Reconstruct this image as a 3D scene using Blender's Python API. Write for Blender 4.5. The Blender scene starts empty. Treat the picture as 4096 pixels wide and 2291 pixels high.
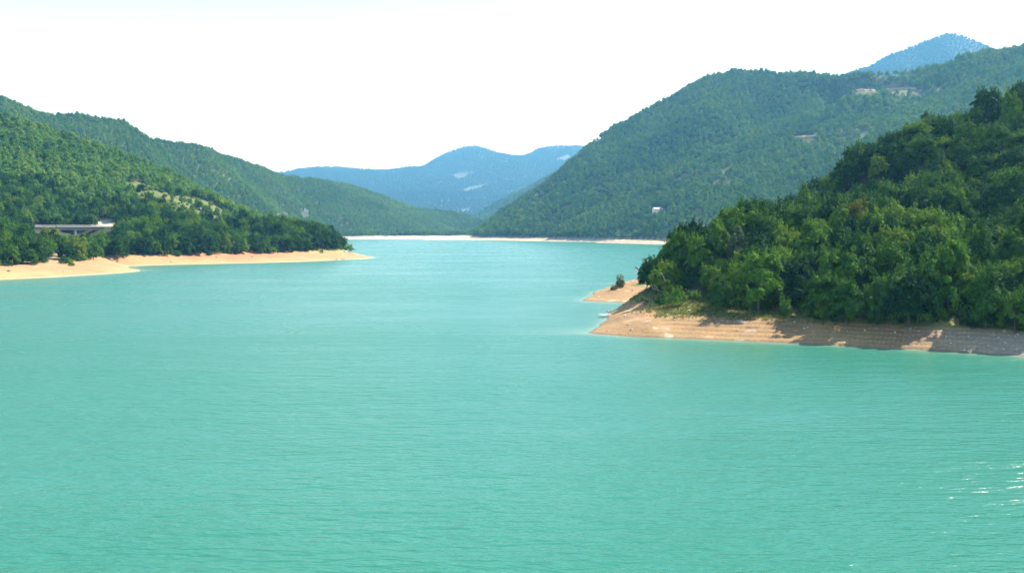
import bpy, bmesh, math, random, mathutils, mathutils.geometry
import numpy as np
from mathutils import Vector, Matrix

random.seed(7)
rng = np.random.default_rng(7)
scene = bpy.context.scene
COL = scene.collection

# ------------------------------------------------------------------ camera
FPX, IW, IH, HOR = 3500.0, 4096.0, 2291.0, 915.0     # focal length and horizon row of the 4096 px photograph
CAM_H = 25.0
PITCH = math.atan((IH / 2 - HOR) / FPX)
cam_d = bpy.data.cameras.new('camera')
cam = bpy.data.objects.new('camera', cam_d)
COL.objects.link(cam)
cam.location = (0, 0, CAM_H)
cam.rotation_euler = (math.pi / 2 - PITCH, 0, 0)
cam_d.sensor_width = 36.0
cam_d.lens = 36.0 * FPX / IW
cam_d.clip_start = 0.5
cam_d.clip_end = 40000
scene.camera = cam

# ------------------------------------------------------------------ sky, sun, exposure
SUN_AZ, SUN_EL = math.radians(68), math.radians(50)      # azimuth clockwise from +Y (view direction)
world = bpy.data.worlds.new('World')
scene.world = world
world.use_nodes = True
wn = world.node_tree.nodes
wl = world.node_tree.links
wn.clear()
sky = wn.new('ShaderNodeTexSky')
sky.sky_type = 'NISHITA'
sky.sun_disc = False
sky.sun_elevation = SUN_EL
sky.sun_rotation = SUN_AZ
sky.altitude = 3000
sky.air_density = 1.4
sky.dust_density = 2.5
sky.ozone_density = 1.0
bg = wn.new('ShaderNodeBackground')
bg.inputs['Strength'].default_value = 0.15
wo = wn.new('ShaderNodeOutputWorld')
wl.new(sky.outputs[0], bg.inputs[0])
wl.new(bg.outputs[0], wo.inputs[0])

sun_d = bpy.data.lights.new('sun', 'SUN')
sun_d.energy = 5.0
sun_d.angle = math.radians(0.5)
sun_d.color = (1.0, 0.96, 0.88)
sun = bpy.data.objects.new('sun', sun_d)
COL.objects.link(sun)
sdir = Vector((math.cos(SUN_EL) * math.sin(SUN_AZ), math.cos(SUN_EL) * math.cos(SUN_AZ), math.sin(SUN_EL)))
sun.rotation_euler = (-sdir).to_track_quat('-Z', 'Y').to_euler()
sun.location = (200, 100, 300)

vs = scene.view_settings
vs.view_transform = 'Standard'
vs.look = 'None'
vs.gamma = 1.0
vs.exposure = 1.42
vs.use_curve_mapping = False
cy = scene.cycles
cy.max_bounces = 5
cy.diffuse_bounces = 2
cy.glossy_bounces = 2
cy.transmission_bounces = 3
cy.volume_bounces = 0
cy.transparent_max_bounces = 4
cy.use_denoising = True
cy.caustics_reflective = False
cy.caustics_refractive = False

# ------------------------------------------------------------------ places: pixel rays met with known distances or heights
cp, sp = math.cos(PITCH), math.sin(PITCH)
def ray(px, py):
    a = (px - IW / 2) / FPX
    b = (IH / 2 - py) / FPX
    return a, cp + b * sp, b * cp - sp           # x, y, z of the ray
def PD(px, py, D, dz=0.0):
    x, y, z = ray(px, py)
    t = D / y
    return (x * t, D, CAM_H + z * t + dz)
def PZ(px, py, z0=0.0):
    x, y, z = ray(px, py)
    t = (z0 - CAM_H) / z
    return (x * t, y * t, z0)
def PW(px, py, z0):
    x, y, _ = PZ(px, py); return (x, y, z0)
def XD(px, D, z):
    return ((px - IW / 2) / FPX * D, D, z)
def project(p):
    p = np.asarray(p, float)
    x, y, z = p[..., 0], p[..., 1], p[..., 2] - CAM_H
    d = y * cp - z * sp
    u = y * sp + z * cp
    return IW / 2 + FPX * x / d, IH / 2 - FPX * u / d, d
def in_poly(px, py, poly):
    inside = np.zeros(np.shape(px), bool)
    n = len(poly)
    for i in range(n):
        x0, y0 = poly[i]
        x1, y1 = poly[(i + 1) % n]
        c = ((y0 > py) != (y1 > py))
        with np.errstate(divide='ignore', invalid='ignore'):
            xs = (x1 - x0) * (py - y0) / (y1 - y0 + 1e-12) + x0
        inside ^= c & (px < xs)
    return inside

def vnoise(x, y, seed=0):
    xi, yi = np.floor(x).astype(np.int64), np.floor(y).astype(np.int64)
    fx, fy = x - xi, y - yi
    fx = fx * fx * (3 - 2 * fx)
    fy = fy * fy * (3 - 2 * fy)
    def h(a, b):
        n = (a * 374761393 + b * 668265263 + seed * 974711) & 0x7fffffff
        n = ((n ^ (n >> 13)) * 1274126177) & 0x7fffffff
        n = (n ^ (n >> 16)) & 0xffff
        return n / 32767.5 - 1.0
    return (h(xi, yi) * (1 - fx) + h(xi + 1, yi) * fx) * (1 - fy) + (h(xi, yi + 1) * (1 - fx) + h(xi + 1, yi + 1) * fx) * fy
def fbm(x, y, scale, octv=4, seed=0):
    s, a, t = 0.0, 1.0, 0.0
    f = 1.0 / scale
    for i in range(octv):
        s = s + a * vnoise(x * f + 17.3 * i, y * f - 9.1 * i, seed + i)
        t += a
        a *= 0.5
        f *= 2.03
    return s / t
def sstep(a, b, x):
    t = np.clip((x - a) / (b - a), 0, 1)
    return t * t * (3 - 2 * t)

# ------------------------------------------------------------------ tagging
def tag(o, label=None, cat=None, group=None, kind=None):
    if label: o['label'] = label
    if cat: o['category'] = cat
    if group: o['group'] = group
    if kind: o['kind'] = kind
    return o
def mesh_from(name, V, F, mats=(), smooth=False):
    me = bpy.data.meshes.new(name)
    V = np.asarray(V, np.float32)
    F = np.asarray(F, np.int32)
    k = F.shape[1]
    me.vertices.add(len(V))
    me.vertices.foreach_set('co', V.ravel())
    me.loops.add(F.size)
    me.loops.foreach_set('vertex_index', F.ravel())
    me.polygons.add(len(F))
    me.polygons.foreach_set('loop_start', np.arange(0, F.size, k, dtype=np.int32))
    me.polygons.foreach_set('loop_total', np.full(len(F), k, np.int32))
    if smooth:
        me.polygons.foreach_set('use_smooth', np.ones(len(F), bool))
    me.update(calc_edges=True)
    me.validate()
    for m in mats:
        me.materials.append(m)
    return me
def link(name, me, parent=None, loc=None, rot=None, scl=None):
    o = bpy.data.objects.new(name, me)
    COL.objects.link(o)
    if parent is not None: o.parent = parent
    if loc is not None: o.location = loc
    if rot is not None: o.rotation_euler = rot
    if scl is not None: o.scale = scl if hasattr(scl, '__len__') else (scl,) * 3
    return o
class MB:
    """collects boxes, tubes and loose faces for one mesh"""
    def __init__(s): s.v, s.f = [], []
    def face(s, pts):
        n = len(s.v); s.v += [tuple(p) for p in pts]; s.f.append(tuple(range(n, n + len(pts)))); return s
    def grid(s, rows, close=False):
        n = len(s.v); m = len(rows[0])
        for r in rows: s.v += [tuple(p) for p in r]
        for i in range(len(rows) - 1):
            for j in range(m if close else m - 1):
                a, b = n + i * m + j, n + i * m + (j + 1) % m
                s.f.append((a, b, b + m, a + m))
        return s
    def box(s, c, d, rz=0.0):
        n = len(s.v); cx, cy_, cz = c; co, si = math.cos(rz), math.sin(rz)
        for z in (-.5, .5):
            for x, y in ((-.5, -.5), (.5, -.5), (.5, .5), (-.5, .5)):
                X, Y = x * d[0], y * d[1]
                s.v.append((cx + X * co - Y * si, cy_ + X * si + Y * co, cz + z * d[2]))
        for q in ((0, 3, 2, 1), (4, 5, 6, 7), (0, 1, 5, 4), (1, 2, 6, 5), (2, 3, 7, 6), (3, 0, 4, 7)):
            s.f.append(tuple(n + i for i in q))
        return s
    def tube(s, pts, rad, k=7):
        pts = [Vector(p) for p in pts]
        if not hasattr(rad, '__len__'): rad = [rad] * len(pts)
        rows = []
        for i, p in enumerate(pts):
            t = (pts[min(i + 1, len(pts) - 1)] - pts[max(i - 1, 0)]).normalized()
            a = t.cross(Vector((0.31, 0.95, 0.1))).normalized(); b = t.cross(a)
            rows.append([p + (a * math.cos(2 * math.pi * j / k) + b * math.sin(2 * math.pi * j / k)) * rad[i] for j in range(k)])
        s.grid(rows, close=True)
        n = len(s.v)
        s.f.append(tuple(range(n - k, n))); s.f.append(tuple(reversed(range(n - len(rows) * k, n - len(rows) * k + k))))
        return s
    def mesh(s, name, mat, smooth=False):
        me = bpy.data.meshes.new(name); me.from_pydata(s.v, [], s.f); me.update()
        if smooth: me.polygons.foreach_set('use_smooth', [True] * len(me.polygons))
        if mat: me.materials.append(mat)
        return me
    def build(s, name, mat, parent=None, smooth=False, **k):
        return link(name, s.mesh(name, mat, smooth), parent, **k)
def empty(name, loc, rz=0.0):
    e = bpy.data.objects.new(name, None); COL.objects.link(e)
    e.location = loc; e.rotation_euler = (0, 0, rz); e.empty_display_size = 0.5
    return e

# ------------------------------------------------------------------ materials
def mat_new(name):
    m = bpy.data.materials.new(name); m.use_nodes = True
    nt = m.node_tree; nt.nodes.clear()
    out = nt.nodes.new('ShaderNodeOutputMaterial')
    return m, nt, out
def N(nt, t, **kw):
    n = nt.nodes.new(t)
    for k, v in kw.items():
        if k == 'inp':
            for kk, vv in v.items(): n.inputs[kk].default_value = vv
        else: setattr(n, k, v)
    return n
def mixcol(nt, fac, a, b, mode='MIX'):
    m = N(nt, 'ShaderNodeMix', data_type='RGBA', blend_type=mode)
    for s, v in ((m.inputs[0], fac), (m.inputs[6], a), (m.inputs[7], b)):
        if hasattr(v, 'links'): nt.links.new(v, s)
        elif hasattr(v, '__len__'): s.default_value = (*v[:3], 1)
        else: s.default_value = v
    return m.outputs[2]
def noise(nt, scale, detail=4, rough=0.6, vec=None, dim='3D'):
    n = N(nt, 'ShaderNodeTexNoise', noise_dimensions=dim, inp={'Scale': scale, 'Detail': detail, 'Roughness': rough})
    if vec is not None: nt.links.new(vec, n.inputs['Vector'])
    return n
def ramp(nt, fac, stops):
    r = N(nt, 'ShaderNodeValToRGB')
    while len(r.color_ramp.elements) < len(stops): r.color_ramp.elements.new(0.5)
    for e, (p, c) in zip(r.color_ramp.elements, stops):
        e.position = p; e.color = (*c, 1) if hasattr(c, '__len__') else (c, c, c, 1)
    nt.links.new(fac, r.inputs[0])
    return r.outputs[0]
def plain(name, col, rough=0.8, var=0.25, scale=3.0, spec=0.3, bump=0.0):
    m, nt, out = mat_new(name)
    tc = N(nt, 'ShaderNodeTexCoord')
    n = noise(nt, scale, 5, 0.65, tc.outputs['Object'])
    c = mixcol(nt, n.outputs[0], tuple(x * (1 - var) for x in col), tuple(min(1, x * (1 + var)) for x in col))
    p = N(nt, 'ShaderNodeBsdfPrincipled', inp={'Roughness': rough, 'Specular IOR Level': spec})
    nt.links.new(c, p.inputs['Base Color'])
    if bump:
        b = N(nt, 'ShaderNodeBump', inp={'Strength': bump, 'Distance': 0.05}); nt.links.new(n.outputs[0], b.inputs['Height']); nt.links.new(b.outputs[0], p.inputs['Normal'])
    nt.links.new(p.outputs[0], out.inputs[0])
    return m
def leaf_mat(name, stops, transl=0.3, patch=0.0):
    m, nt, out = mat_new(name)
    oi = N(nt, 'ShaderNodeObjectInfo')
    c = ramp(nt, oi.outputs['Random'], stops)
    geo = N(nt, 'ShaderNodeNewGeometry')
    n = noise(nt, 0.55, 3, 0.6, geo.outputs['Position'])
    v = ramp(nt, n.outputs[0], [(0.3, 0.72), (0.7, 1.28)])
    c = mixcol(nt, 1.0, c, v, 'MULTIPLY')
    if patch:
        n2 = noise(nt, patch, 3, 0.6, geo.outputs['Position'])
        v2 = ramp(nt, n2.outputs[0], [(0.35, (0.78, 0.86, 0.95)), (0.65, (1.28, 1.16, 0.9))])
        c = mixcol(nt, 1.0, c, v2, 'MULTIPLY')
    p = N(nt, 'ShaderNodeBsdfPrincipled', inp={'Roughness': 0.75, 'Specular IOR Level': 0.08})
    nt.links.new(c, p.inputs['Base Color'])
    t = N(nt, 'ShaderNodeBsdfTranslucent')
    tc = mixcol(nt, 1.0, c, (1.25, 1.15, 0.55), 'MULTIPLY')
    nt.links.new(tc, t.inputs['Color'])
    mx = N(nt, 'ShaderNodeMixShader', inp={0: transl})
    nt.links.new(p.outputs[0], mx.inputs[1]); nt.links.new(t.outputs[0], mx.inputs[2])
    nt.links.new(mx.outputs[0], out.inputs[0])
    return m

GREENS = [(0.0, (0.012, 0.046, 0.010)), (0.38, (0.028, 0.084, 0.011)), (0.7, (0.058, 0.140, 0.013)), (0.92, (0.105, 0.205, 0.015)), (1.0, (0.135, 0.195, 0.018))]
M_LEAF = leaf_mat('leaf_green', GREENS, 0.22)
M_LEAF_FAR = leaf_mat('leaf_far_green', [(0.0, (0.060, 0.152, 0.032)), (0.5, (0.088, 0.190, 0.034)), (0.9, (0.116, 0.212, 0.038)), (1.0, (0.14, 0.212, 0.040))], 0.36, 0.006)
M_LEAF_MTN = leaf_mat('leaf_mountain_dark', [(0.0, (0.020, 0.050, 0.030)), (1.0, (0.035, 0.070, 0.036))], 0.2)
M_LEAF_GREY = leaf_mat('leaf_grey_green', [(0, (0.085, 0.125, 0.06)), (1, (0.095, 0.135, 0.065))], 0.25)
M_LEAF_YEL = leaf_mat('leaf_yellowing', [(0, (0.13, 0.14, 0.02)), (1, (0.15, 0.145, 0.02))], 0.3)
M_LEAF_BRIGHT = leaf_mat('leaf_bright_green', [(0, (0.07, 0.16, 0.018)), (1, (0.085, 0.17, 0.02))], 0.35)
M_LEAF_DRY = leaf_mat('leaf_dry_olive', [(0, (0.11, 0.12, 0.045)), (1, (0.15, 0.14, 0.06))], 0.25)
M_BARK = plain('bark', (0.09, 0.07, 0.05), 0.9, 0.4, 4)
M_BARK_PALE = plain('bark_pale_dead', (0.32, 0.29, 0.25), 0.85, 0.25, 5)
M_STONE = plain('pale_stone', (0.55, 0.52, 0.46), 0.85, 0.2, 6, bump=0.4)
M_STONE_DARK = plain('dark_stone', (0.12, 0.11, 0.09), 0.85, 0.3, 6, bump=0.4)
M_CONC = plain('concrete', (0.38, 0.36, 0.33), 0.85, 0.15, 0.8)
M_CONC_PALE = plain('concrete_pale', (0.62, 0.58, 0.52), 0.85, 0.12, 0.8)
M_GIRDER = plain('girder_concrete_weathered', (0.26, 0.22, 0.19), 0.85, 0.2, 0.5)
M_ASPH = plain('asphalt_sunbleached', (0.20, 0.18, 0.155), 0.9, 0.15, 0.7)
M_RAIL = plain('galvanised_rail', (0.5, 0.48, 0.45), 0.5, 0.1, 3)
M_WHITE = plain('white_paint', (0.8, 0.8, 0.78), 0.5, 0.05, 2)
M_CREAM = plain('cream_render', (0.78, 0.70, 0.52), 0.85, 0.08, 1)
M_TILE = plain('pink_clay_tile', (0.46, 0.36, 0.29), 0.85, 0.2, 1.5)
M_DARKROOF = plain('dark_roof', (0.09, 0.08, 0.075), 0.8, 0.2, 1.5)
M_GLASS = plain('window_glass_dark', (0.03, 0.035, 0.04), 0.1, 0.1, 1, 0.6)
M_BOATDARK = plain('boat_dark_hull', (0.05, 0.06, 0.06), 0.5, 0.25, 3)
M_BOATWOOD = plain('boat_pale_wood', (0.55, 0.45, 0.36), 0.7, 0.2, 3)
M_RED = plain('red_cloth', (0.35, 0.04, 0.04), 0.8, 0.15, 8)
M_MAROON = plain('dark_red_cloth', (0.13, 0.02, 0.025), 0.8, 0.15, 8)
M_SKIN = plain('skin', (0.45, 0.27, 0.19), 0.6, 0.08, 12)
M_HAIR = plain('dark_hair', (0.03, 0.022, 0.018), 0.6, 0.2, 20)
M_PINK = plain('pinkish_white_cloth', (0.78, 0.62, 0.62), 0.8, 0.1, 4)

def terrain_mat(name, fine=0.6, bump=0.5, bdist=0.15, spec=0.15):
    """vertex colours give the kind of ground; noise gives grain and relief"""
    m, nt, out = mat_new(name)
    at = N(nt, 'ShaderNodeAttribute', attribute_name='ground')
    geo = N(nt, 'ShaderNodeNewGeometry')
    n1 = noise(nt, fine, 6, 0.7, geo.outputs['Position'])
    n2 = noise(nt, fine * 0.08, 4, 0.6, geo.outputs['Position'])
    c = mixcol(nt, 1.0, at.outputs['Color'], ramp(nt, n1.outputs[0], [(0.25, 0.62), (0.5, 1.0), (0.75, 1.35)]), 'MULTIPLY')
    c = mixcol(nt, 1.0, c, ramp(nt, n2.outputs[0], [(0.3, (0.85, 0.88, 0.9)), (0.7, (1.15, 1.1, 1.05))]), 'MULTIPLY')
    p = N(nt, 'ShaderNodeBsdfPrincipled', inp={'Roughness': 0.9, 'Specular IOR Level': spec})
    nt.links.new(c, p.inputs['Base Color'])
    b = N(nt, 'ShaderNodeBump', inp={'Strength': bump, 'Distance': bdist})
    nt.links.new(n1.outputs[0], b.inputs['Height']); nt.links.new(b.outputs[0], p.inputs['Normal'])
    nt.links.new(p.outputs[0], out.inputs[0])
    return m
M_GROUND_NEAR = terrain_mat('ground_near', 1.6, 0.7, 0.18)
M_GROUND_FAR = terrain_mat('ground_far', 0.12, 0.6, 1.5)

# ------------------------------------------------------------------ terrain
def blur(A, sig):
    k = int(max(1, round(3 * sig)))
    w = np.exp(-0.5 * (np.arange(-k, k + 1) / sig) ** 2); w /= w.sum()
    for ax in (0, 1):
        B = np.pad(A, [(k, k) if q == ax else (0, 0) for q in (0, 1)], mode='edge')
        n = A.shape[ax]
        A = sum(w[i] * (B[i:i + n] if ax == 0 else B[:, i:i + n]) for i in range(2 * k + 1))
    return A
class Terrain:
    """ground through given points: straight between them over a triangulation, then smoothed"""
    def __init__(s, pts, c, xs, ys, nz=(), floor=-5.0):
        P = [tuple(map(float, q)) for q in pts]
        s.xs, s.ys = np.asarray(xs, float), np.asarray(ys, float)
        pad = 30 * c
        x0, x1, y0, y1 = s.xs[0] - pad, s.xs[-1] + pad, s.ys[0] - pad, s.ys[-1] + pad
        A0 = np.array(P)
        for cx, cy_ in [(x0 + (x1 - x0) * i / 6, y) for i in range(7) for y in (y0, y1)] + [(x, y0 + (y1 - y0) * i / 6) for i in range(1, 6) for x in (x0, x1)]:
            j = np.argmin((A0[:, 0] - cx) ** 2 + (A0[:, 1] - cy_) ** 2)
            P.append((cx, cy_, A0[j, 2]))
        P = np.array(P)
        vo, _, tris, ov, _, _ = mathutils.geometry.delaunay_2d_cdt([Vector((q[0], q[1])) for q in P], [], [], 0, 1e-4)
        Z0 = np.array([np.mean([P[i, 2] for i in o]) if o else 0.0 for o in ov])
        V0 = np.array([(v.x, v.y) for v in vo])
        gs = c / 1.5
        gx, gy = np.arange(s.xs[0] - 4 * c, s.xs[-1] + 4 * c, gs), np.arange(s.ys[0] - 4 * c, s.ys[-1] + 4 * c, gs)
        G = np.zeros((len(gy), len(gx)))
        for t in tris:
            (ax, ay), (bx, by), (cx, cy_) = V0[list(t)]
            i0, i1 = np.searchsorted(gx, min(ax, bx, cx)), np.searchsorted(gx, max(ax, bx, cx), 'right')
            j0, j1 = np.searchsorted(gy, min(ay, by, cy_)), np.searchsorted(gy, max(ay, by, cy_), 'right')
            if i1 <= i0 or j1 <= j0: continue
            XX, YY = np.meshgrid(gx[i0:i1], gy[j0:j1])
            det = (by - cy_) * (ax - cx) + (cx - bx) * (ay - cy_)
            if abs(det) < 1e-12: continue
            u = ((by - cy_) * (XX - cx) + (cx - bx) * (YY - cy_)) / det
            v = ((cy_ - ay) * (XX - cx) + (ax - cx) * (YY - cy_)) / det
            m = (u >= -1e-6) & (v >= -1e-6) & (u + v <= 1 + 1e-6)
            za, zb, zc = Z0[list(t)]
            G[j0:j1, i0:i1][m] = (u * za + v * zb + (1 - u - v) * zc)[m]
        G = blur(G, 1.5)
        X, Y = np.meshgrid(s.xs, s.ys)
        fi = np.clip((X - gx[0]) / gs, 0, len(gx) - 1.001); fj = np.clip((Y - gy[0]) / gs, 0, len(gy) - 1.001)
        i, j = fi.astype(int), fj.astype(int); fi -= i; fj -= j
        Z = (G[j, i] * (1 - fi) + G[j, i + 1] * fi) * (1 - fj) + (G[j + 1, i] * (1 - fi) + G[j + 1, i + 1] * fi) * fj
        for amp, scale, octv, seed in nz:
            Z += amp * fbm(X, Y, scale, octv, seed) * sstep(2, 14, Z)
        s.X, s.Y, s.Z = X, Y, np.maximum(Z, floor)
    def z(s, x, y):
        x, y = np.asarray(x, float), np.asarray(y, float)
        i = np.clip(np.searchsorted(s.xs, x) - 1, 0, len(s.xs) - 2)
        j = np.clip(np.searchsorted(s.ys, y) - 1, 0, len(s.ys) - 2)
        fx = np.clip((x - s.xs[i]) / (s.xs[i + 1] - s.xs[i]), 0, 1); fy = np.clip((y - s.ys[j]) / (s.ys[j + 1] - s.ys[j]), 0, 1)
        Z = s.Z
        return (Z[j, i] * (1 - fx) + Z[j, i + 1] * fx) * (1 - fy) + (Z[j + 1, i] * (1 - fx) + Z[j + 1, i + 1] * fx) * fy
    def hit(s, px, py, d0, d1, n=900):
        """first ground point along a pixel's ray"""
        x, y, z = ray(px, py)
        for D in np.linspace(d0, d1, n):
            t = D / y
            if CAM_H + z * t <= float(s.z(x * t, D)):
                return (x * t, D, float(s.z(x * t, D)))
        return None
    def at(s, px, D):
        x = (px - IW / 2) / FPX * D
        return (x, D, float(s.z(x, D)))
    def build(s, name, mat, col):
        ny, nx = s.X.shape
        idx = np.arange(nx * ny).reshape(ny, nx)
        F = np.stack([idx[:-1, :-1], idx[:-1, 1:], idx[1:, 1:], idx[1:, :-1]], -1).reshape(-1, 4)
        keep = s.Z.ravel()[F].max(1) > -4.6
        me = mesh_from(name, np.stack([s.X, s.Y, s.Z], -1).reshape(-1, 3), F[keep], (mat,), True)
        ca = me.color_attributes.new('ground', 'FLOAT_COLOR', 'POINT')
        C4 = np.ones((nx * ny, 4), np.float32); C4[:, :3] = np.clip(col.reshape(-1, 3), 0.01, 0.9)
        ca.data.foreach_set('color', C4.ravel())
        return tag(link(name, me), kind='structure')
def fit_ridge(fixed, ridge, th, rounds=4, **kw):
    """terrain whose skyline, trees included, passes through the given (px, py, distance) places"""
    dz = np.full(len(ridge), -float(th))
    for k in range(rounds):
        T = Terrain(fixed + [PD(x, y, D, dz[i]) for i, (x, y, D) in enumerate(ridge)], **kw)
        if k == rounds - 1: break
        for i, (x, y, D) in enumerate(ridge):
            Ds = np.linspace(D * 0.9, D * 1.06, 60)
            xx = (x - IW / 2) / FPX * Ds
            ok = (xx > T.xs[0]) & (xx < T.xs[-1]) & (Ds < T.ys[-1])
            if not ok.any(): continue
            _, py, _ = project(np.stack([xx, Ds, T.z(xx, Ds) + th], -1))
            dz[i] += np.clip((py[ok].min() - y) * D / FPX, -60, 60) * 0.9
    return T
def dens(P, step):
    """points added along a line so that none lie farther apart than step"""
    out = [P[0]]
    for a, b in zip(P[:-1], P[1:]):
        n = max(1, int(math.ceil(math.dist(a[:2], b[:2]) / step)))
        out += [tuple(a[k] + (b[k] - a[k]) * i / n for k in range(3)) for i in range(1, n + 1)]
    return out
def lerp(a, b, t):
    return a + (b - a) * t[..., None]
def c3(*v): return np.array(v, float)
SAND, TAN, REDSOIL, PALE, WET = c3(.28, .185, .082), c3(.23, .142, .066), c3(.30, .14, .07), c3(.42, .38, .30), c3(.14, .115, .08)
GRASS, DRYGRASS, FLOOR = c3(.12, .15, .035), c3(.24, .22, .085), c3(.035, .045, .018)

# --- headland on the right
front = [(2342, 1334), (2420, 1339), (2500, 1344), (2650, 1351), (2800, 1358), (3000, 1366), (3200, 1375), (3400, 1384), (3700, 1400), (3900, 1412), (4096, 1424), (4500, 1455), (5200, 1520)]
back = [(2372, 1318), (2400, 1306), (2424, 1290), (2430, 1275), (2424, 1262), (2445, 1250), (2500, 1240), (2560, 1229), (2600, 1223), (2640, 1218)]
pt2f = [(2640, 1214), (2560, 1212), (2450, 1209), (2380, 1207), (2320, 1203)]
pts = dens([PZ(x, y) for x, y in front], 6) + [PZ(x, y) for x, y in back + pt2f]
pts += dens([PW(x, y, -2.2) for x, y in [(2300, 1350), (2420, 1362), (2650, 1373), (3000, 1390), (3400, 1408), (3900, 1440), (4500, 1490)]], 9)
pts += [PW(x, y, -4.5) for x, y in [(2150, 1380), (2400, 1450), (3000, 1470), (3600, 1500), (4300, 1600)]]
pts += [PW(x, y, -1.2) for x, y in [(2350, 1296), (2370, 1262), (2400, 1238), (2500, 1225), (2580, 1217), (2300, 1215), (2270, 1200), (2290, 1190)]]
pts += [PW(x, y, -4) for x, y in [(2200, 1260), (2180, 1200), (2230, 1170)]]
pts += [PZ(2400, 1180, 1.2), PZ(2450, 1164, 2.1), PZ(2535, 1136, 3.2), PZ(2600, 1115, 5.0), PZ(2560, 1175, 2.2)]
pts += [XD(2370, 345, 0), XD(2420, 372, 0), XD(2480, 400, 0), XD(2560, 425, 0), XD(2700, 490, 0), XD(2900, 560, 0), XD(2380, 372, -4), XD(2480, 440, -4), XD(2650, 540, -4), XD(2850, 610, -4)]
pts += [PZ(2450, 1272, 1.4), PZ(2520, 1250, 2.6), PZ(2560, 1262, 3.0), PZ(2600, 1238, 4.0), PZ(2480, 1310, 1.3), PZ(2600, 1310, 2.0)]
pts += dens([PD(2640, 1262, 213), PD(2700, 1262, 212), PD(2900, 1275, 207), PD(3000, 1276, 205), PD(3200, 1277, 203), PD(3400, 1270, 197), PD(3700, 1290, 189), PD(3900, 1303, 185), PD(4096, 1315, 180), PD(4500, 1340, 168), PD(5200, 1380, 150)], 6) + [PD(3000, 1250, 212), PD(2800, 1190, 236)]
TH = 11.5
rr = [(2640, 975, 265), (2700, 935, 268), (2780, 880, 270), (2900, 828, 275), (3000, 802, 280), (3150, 790, 285), (3290, 760, 345), (3330, 690, 350), (3370, 655, 351), (3400, 622, 352), (3450, 575, 354), (3500, 540, 355), (3600, 503, 358), (3700, 470, 360), (3800, 445, 360), (3900, 420, 360), (3980, 395, 356), (4040, 345, 350), (4096, 312, 346), (4500, 200, 335)]
pts += [PD(x, y, D, -TH) for x, y, D in [(3400, 815, 268), (3700, 880, 240), (4096, 900, 215), (3900, 650, 312), (4400, 600, 270)]]
pts += [XD(3600, 272, 20), XD(3900, 256, 18), XD(3350, 310, 24), XD(3150, 340, 21), XD(3000, 345, 17), XD(2800, 345, 11), XD(2660, 345, 7), XD(3000, 450, 10), XD(3300, 520, 20), XD(3700, 520, 55), XD(4300, 500, 70), XD(5000, 420, 75)]
hx = np.r_[np.arange(-5, 140, 0.8), np.arange(140, 340, 3.0)]
hy = np.r_[np.arange(150, 225, 0.24), np.arange(225, 262, 0.5), np.arange(262, 345, 0.8), np.arange(345, 640, 4.0)]
T_HEAD = fit_ridge(pts, rr, TH, rounds=3, c=1.5, xs=hx, ys=hy, nz=[(1.6, 28, 3, 5)])
Z = T_HEAD.Z; X, Y = T_HEAD.X, T_HEAD.Y
Z += 0.25 * fbm(X, Y, 9, 3, 11) * sstep(0.1, 1.2, Z)
terr = sstep(0.0, 0.4, Z) * (1 - sstep(3.4, 4.6, Z + 0.5 * fbm(X, Y, 14, 2, 3)))
ST = 0.72
zz = Z + 0.16 * fbm(X, Y, 16, 3, 21) + 0.03 * fbm(X, Y, 2.0, 2, 23)
fr = zz / ST - np.floor(zz / ST)
step_amt = (0.55 + 0.5 * sstep(-0.3, 0.4, fbm(X, Y, 22, 3, 31))) * (0.35 + 0.65 * sstep(30, 62, X))
Z += terr * step_amt * ST * (sstep(0.0, 0.28, fr) - fr)
Z += terr * 0.05 * fbm(X, Y, 1.6, 3, 41)
T_HEAD.Z = Z
n1, n2, n3 = fbm(X, Y, 12, 4, 51), fbm(X, Y, 3.0, 3, 53), fbm(X, Y, 40, 3, 55)
col = np.empty(X.shape + (3,)); col[:] = TAN
col = lerp(col, np.broadcast_to(SAND, col.shape), sstep(-0.4, 0.4, n1))
col = lerp(col, np.broadcast_to(REDSOIL, col.shape), 0.5 * sstep(0.0, 0.5, n3 + 0.2) * sstep(2.2, 3.6, Z))
col = lerp(col, np.broadcast_to(c3(.33, .30, .25), col.shape), 0.55 * sstep(78, 105, X))
col = lerp(col, np.broadcast_to(PALE, col.shape), 0.7 * sstep(0.45, 0.7, n2))
col = lerp(col, np.broadcast_to(WET, col.shape), 0.8 * (1 - sstep(0.12, 0.42, Z + 0.12 * n2)))
gr = sstep(3.5, 4.3, Z + 0.5 * n1 + 0.35 * n2)
col = lerp(col, lerp(np.broadcast_to(GRASS, col.shape), np.broadcast_to(DRYGRASS, col.shape), sstep(-0.3, 0.3, n1 + 0.5 * n2)), gr)
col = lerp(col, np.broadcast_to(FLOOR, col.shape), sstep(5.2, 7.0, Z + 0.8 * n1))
T_HEAD.build('headland_ground', M_GROUND_NEAR, col)

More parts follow.
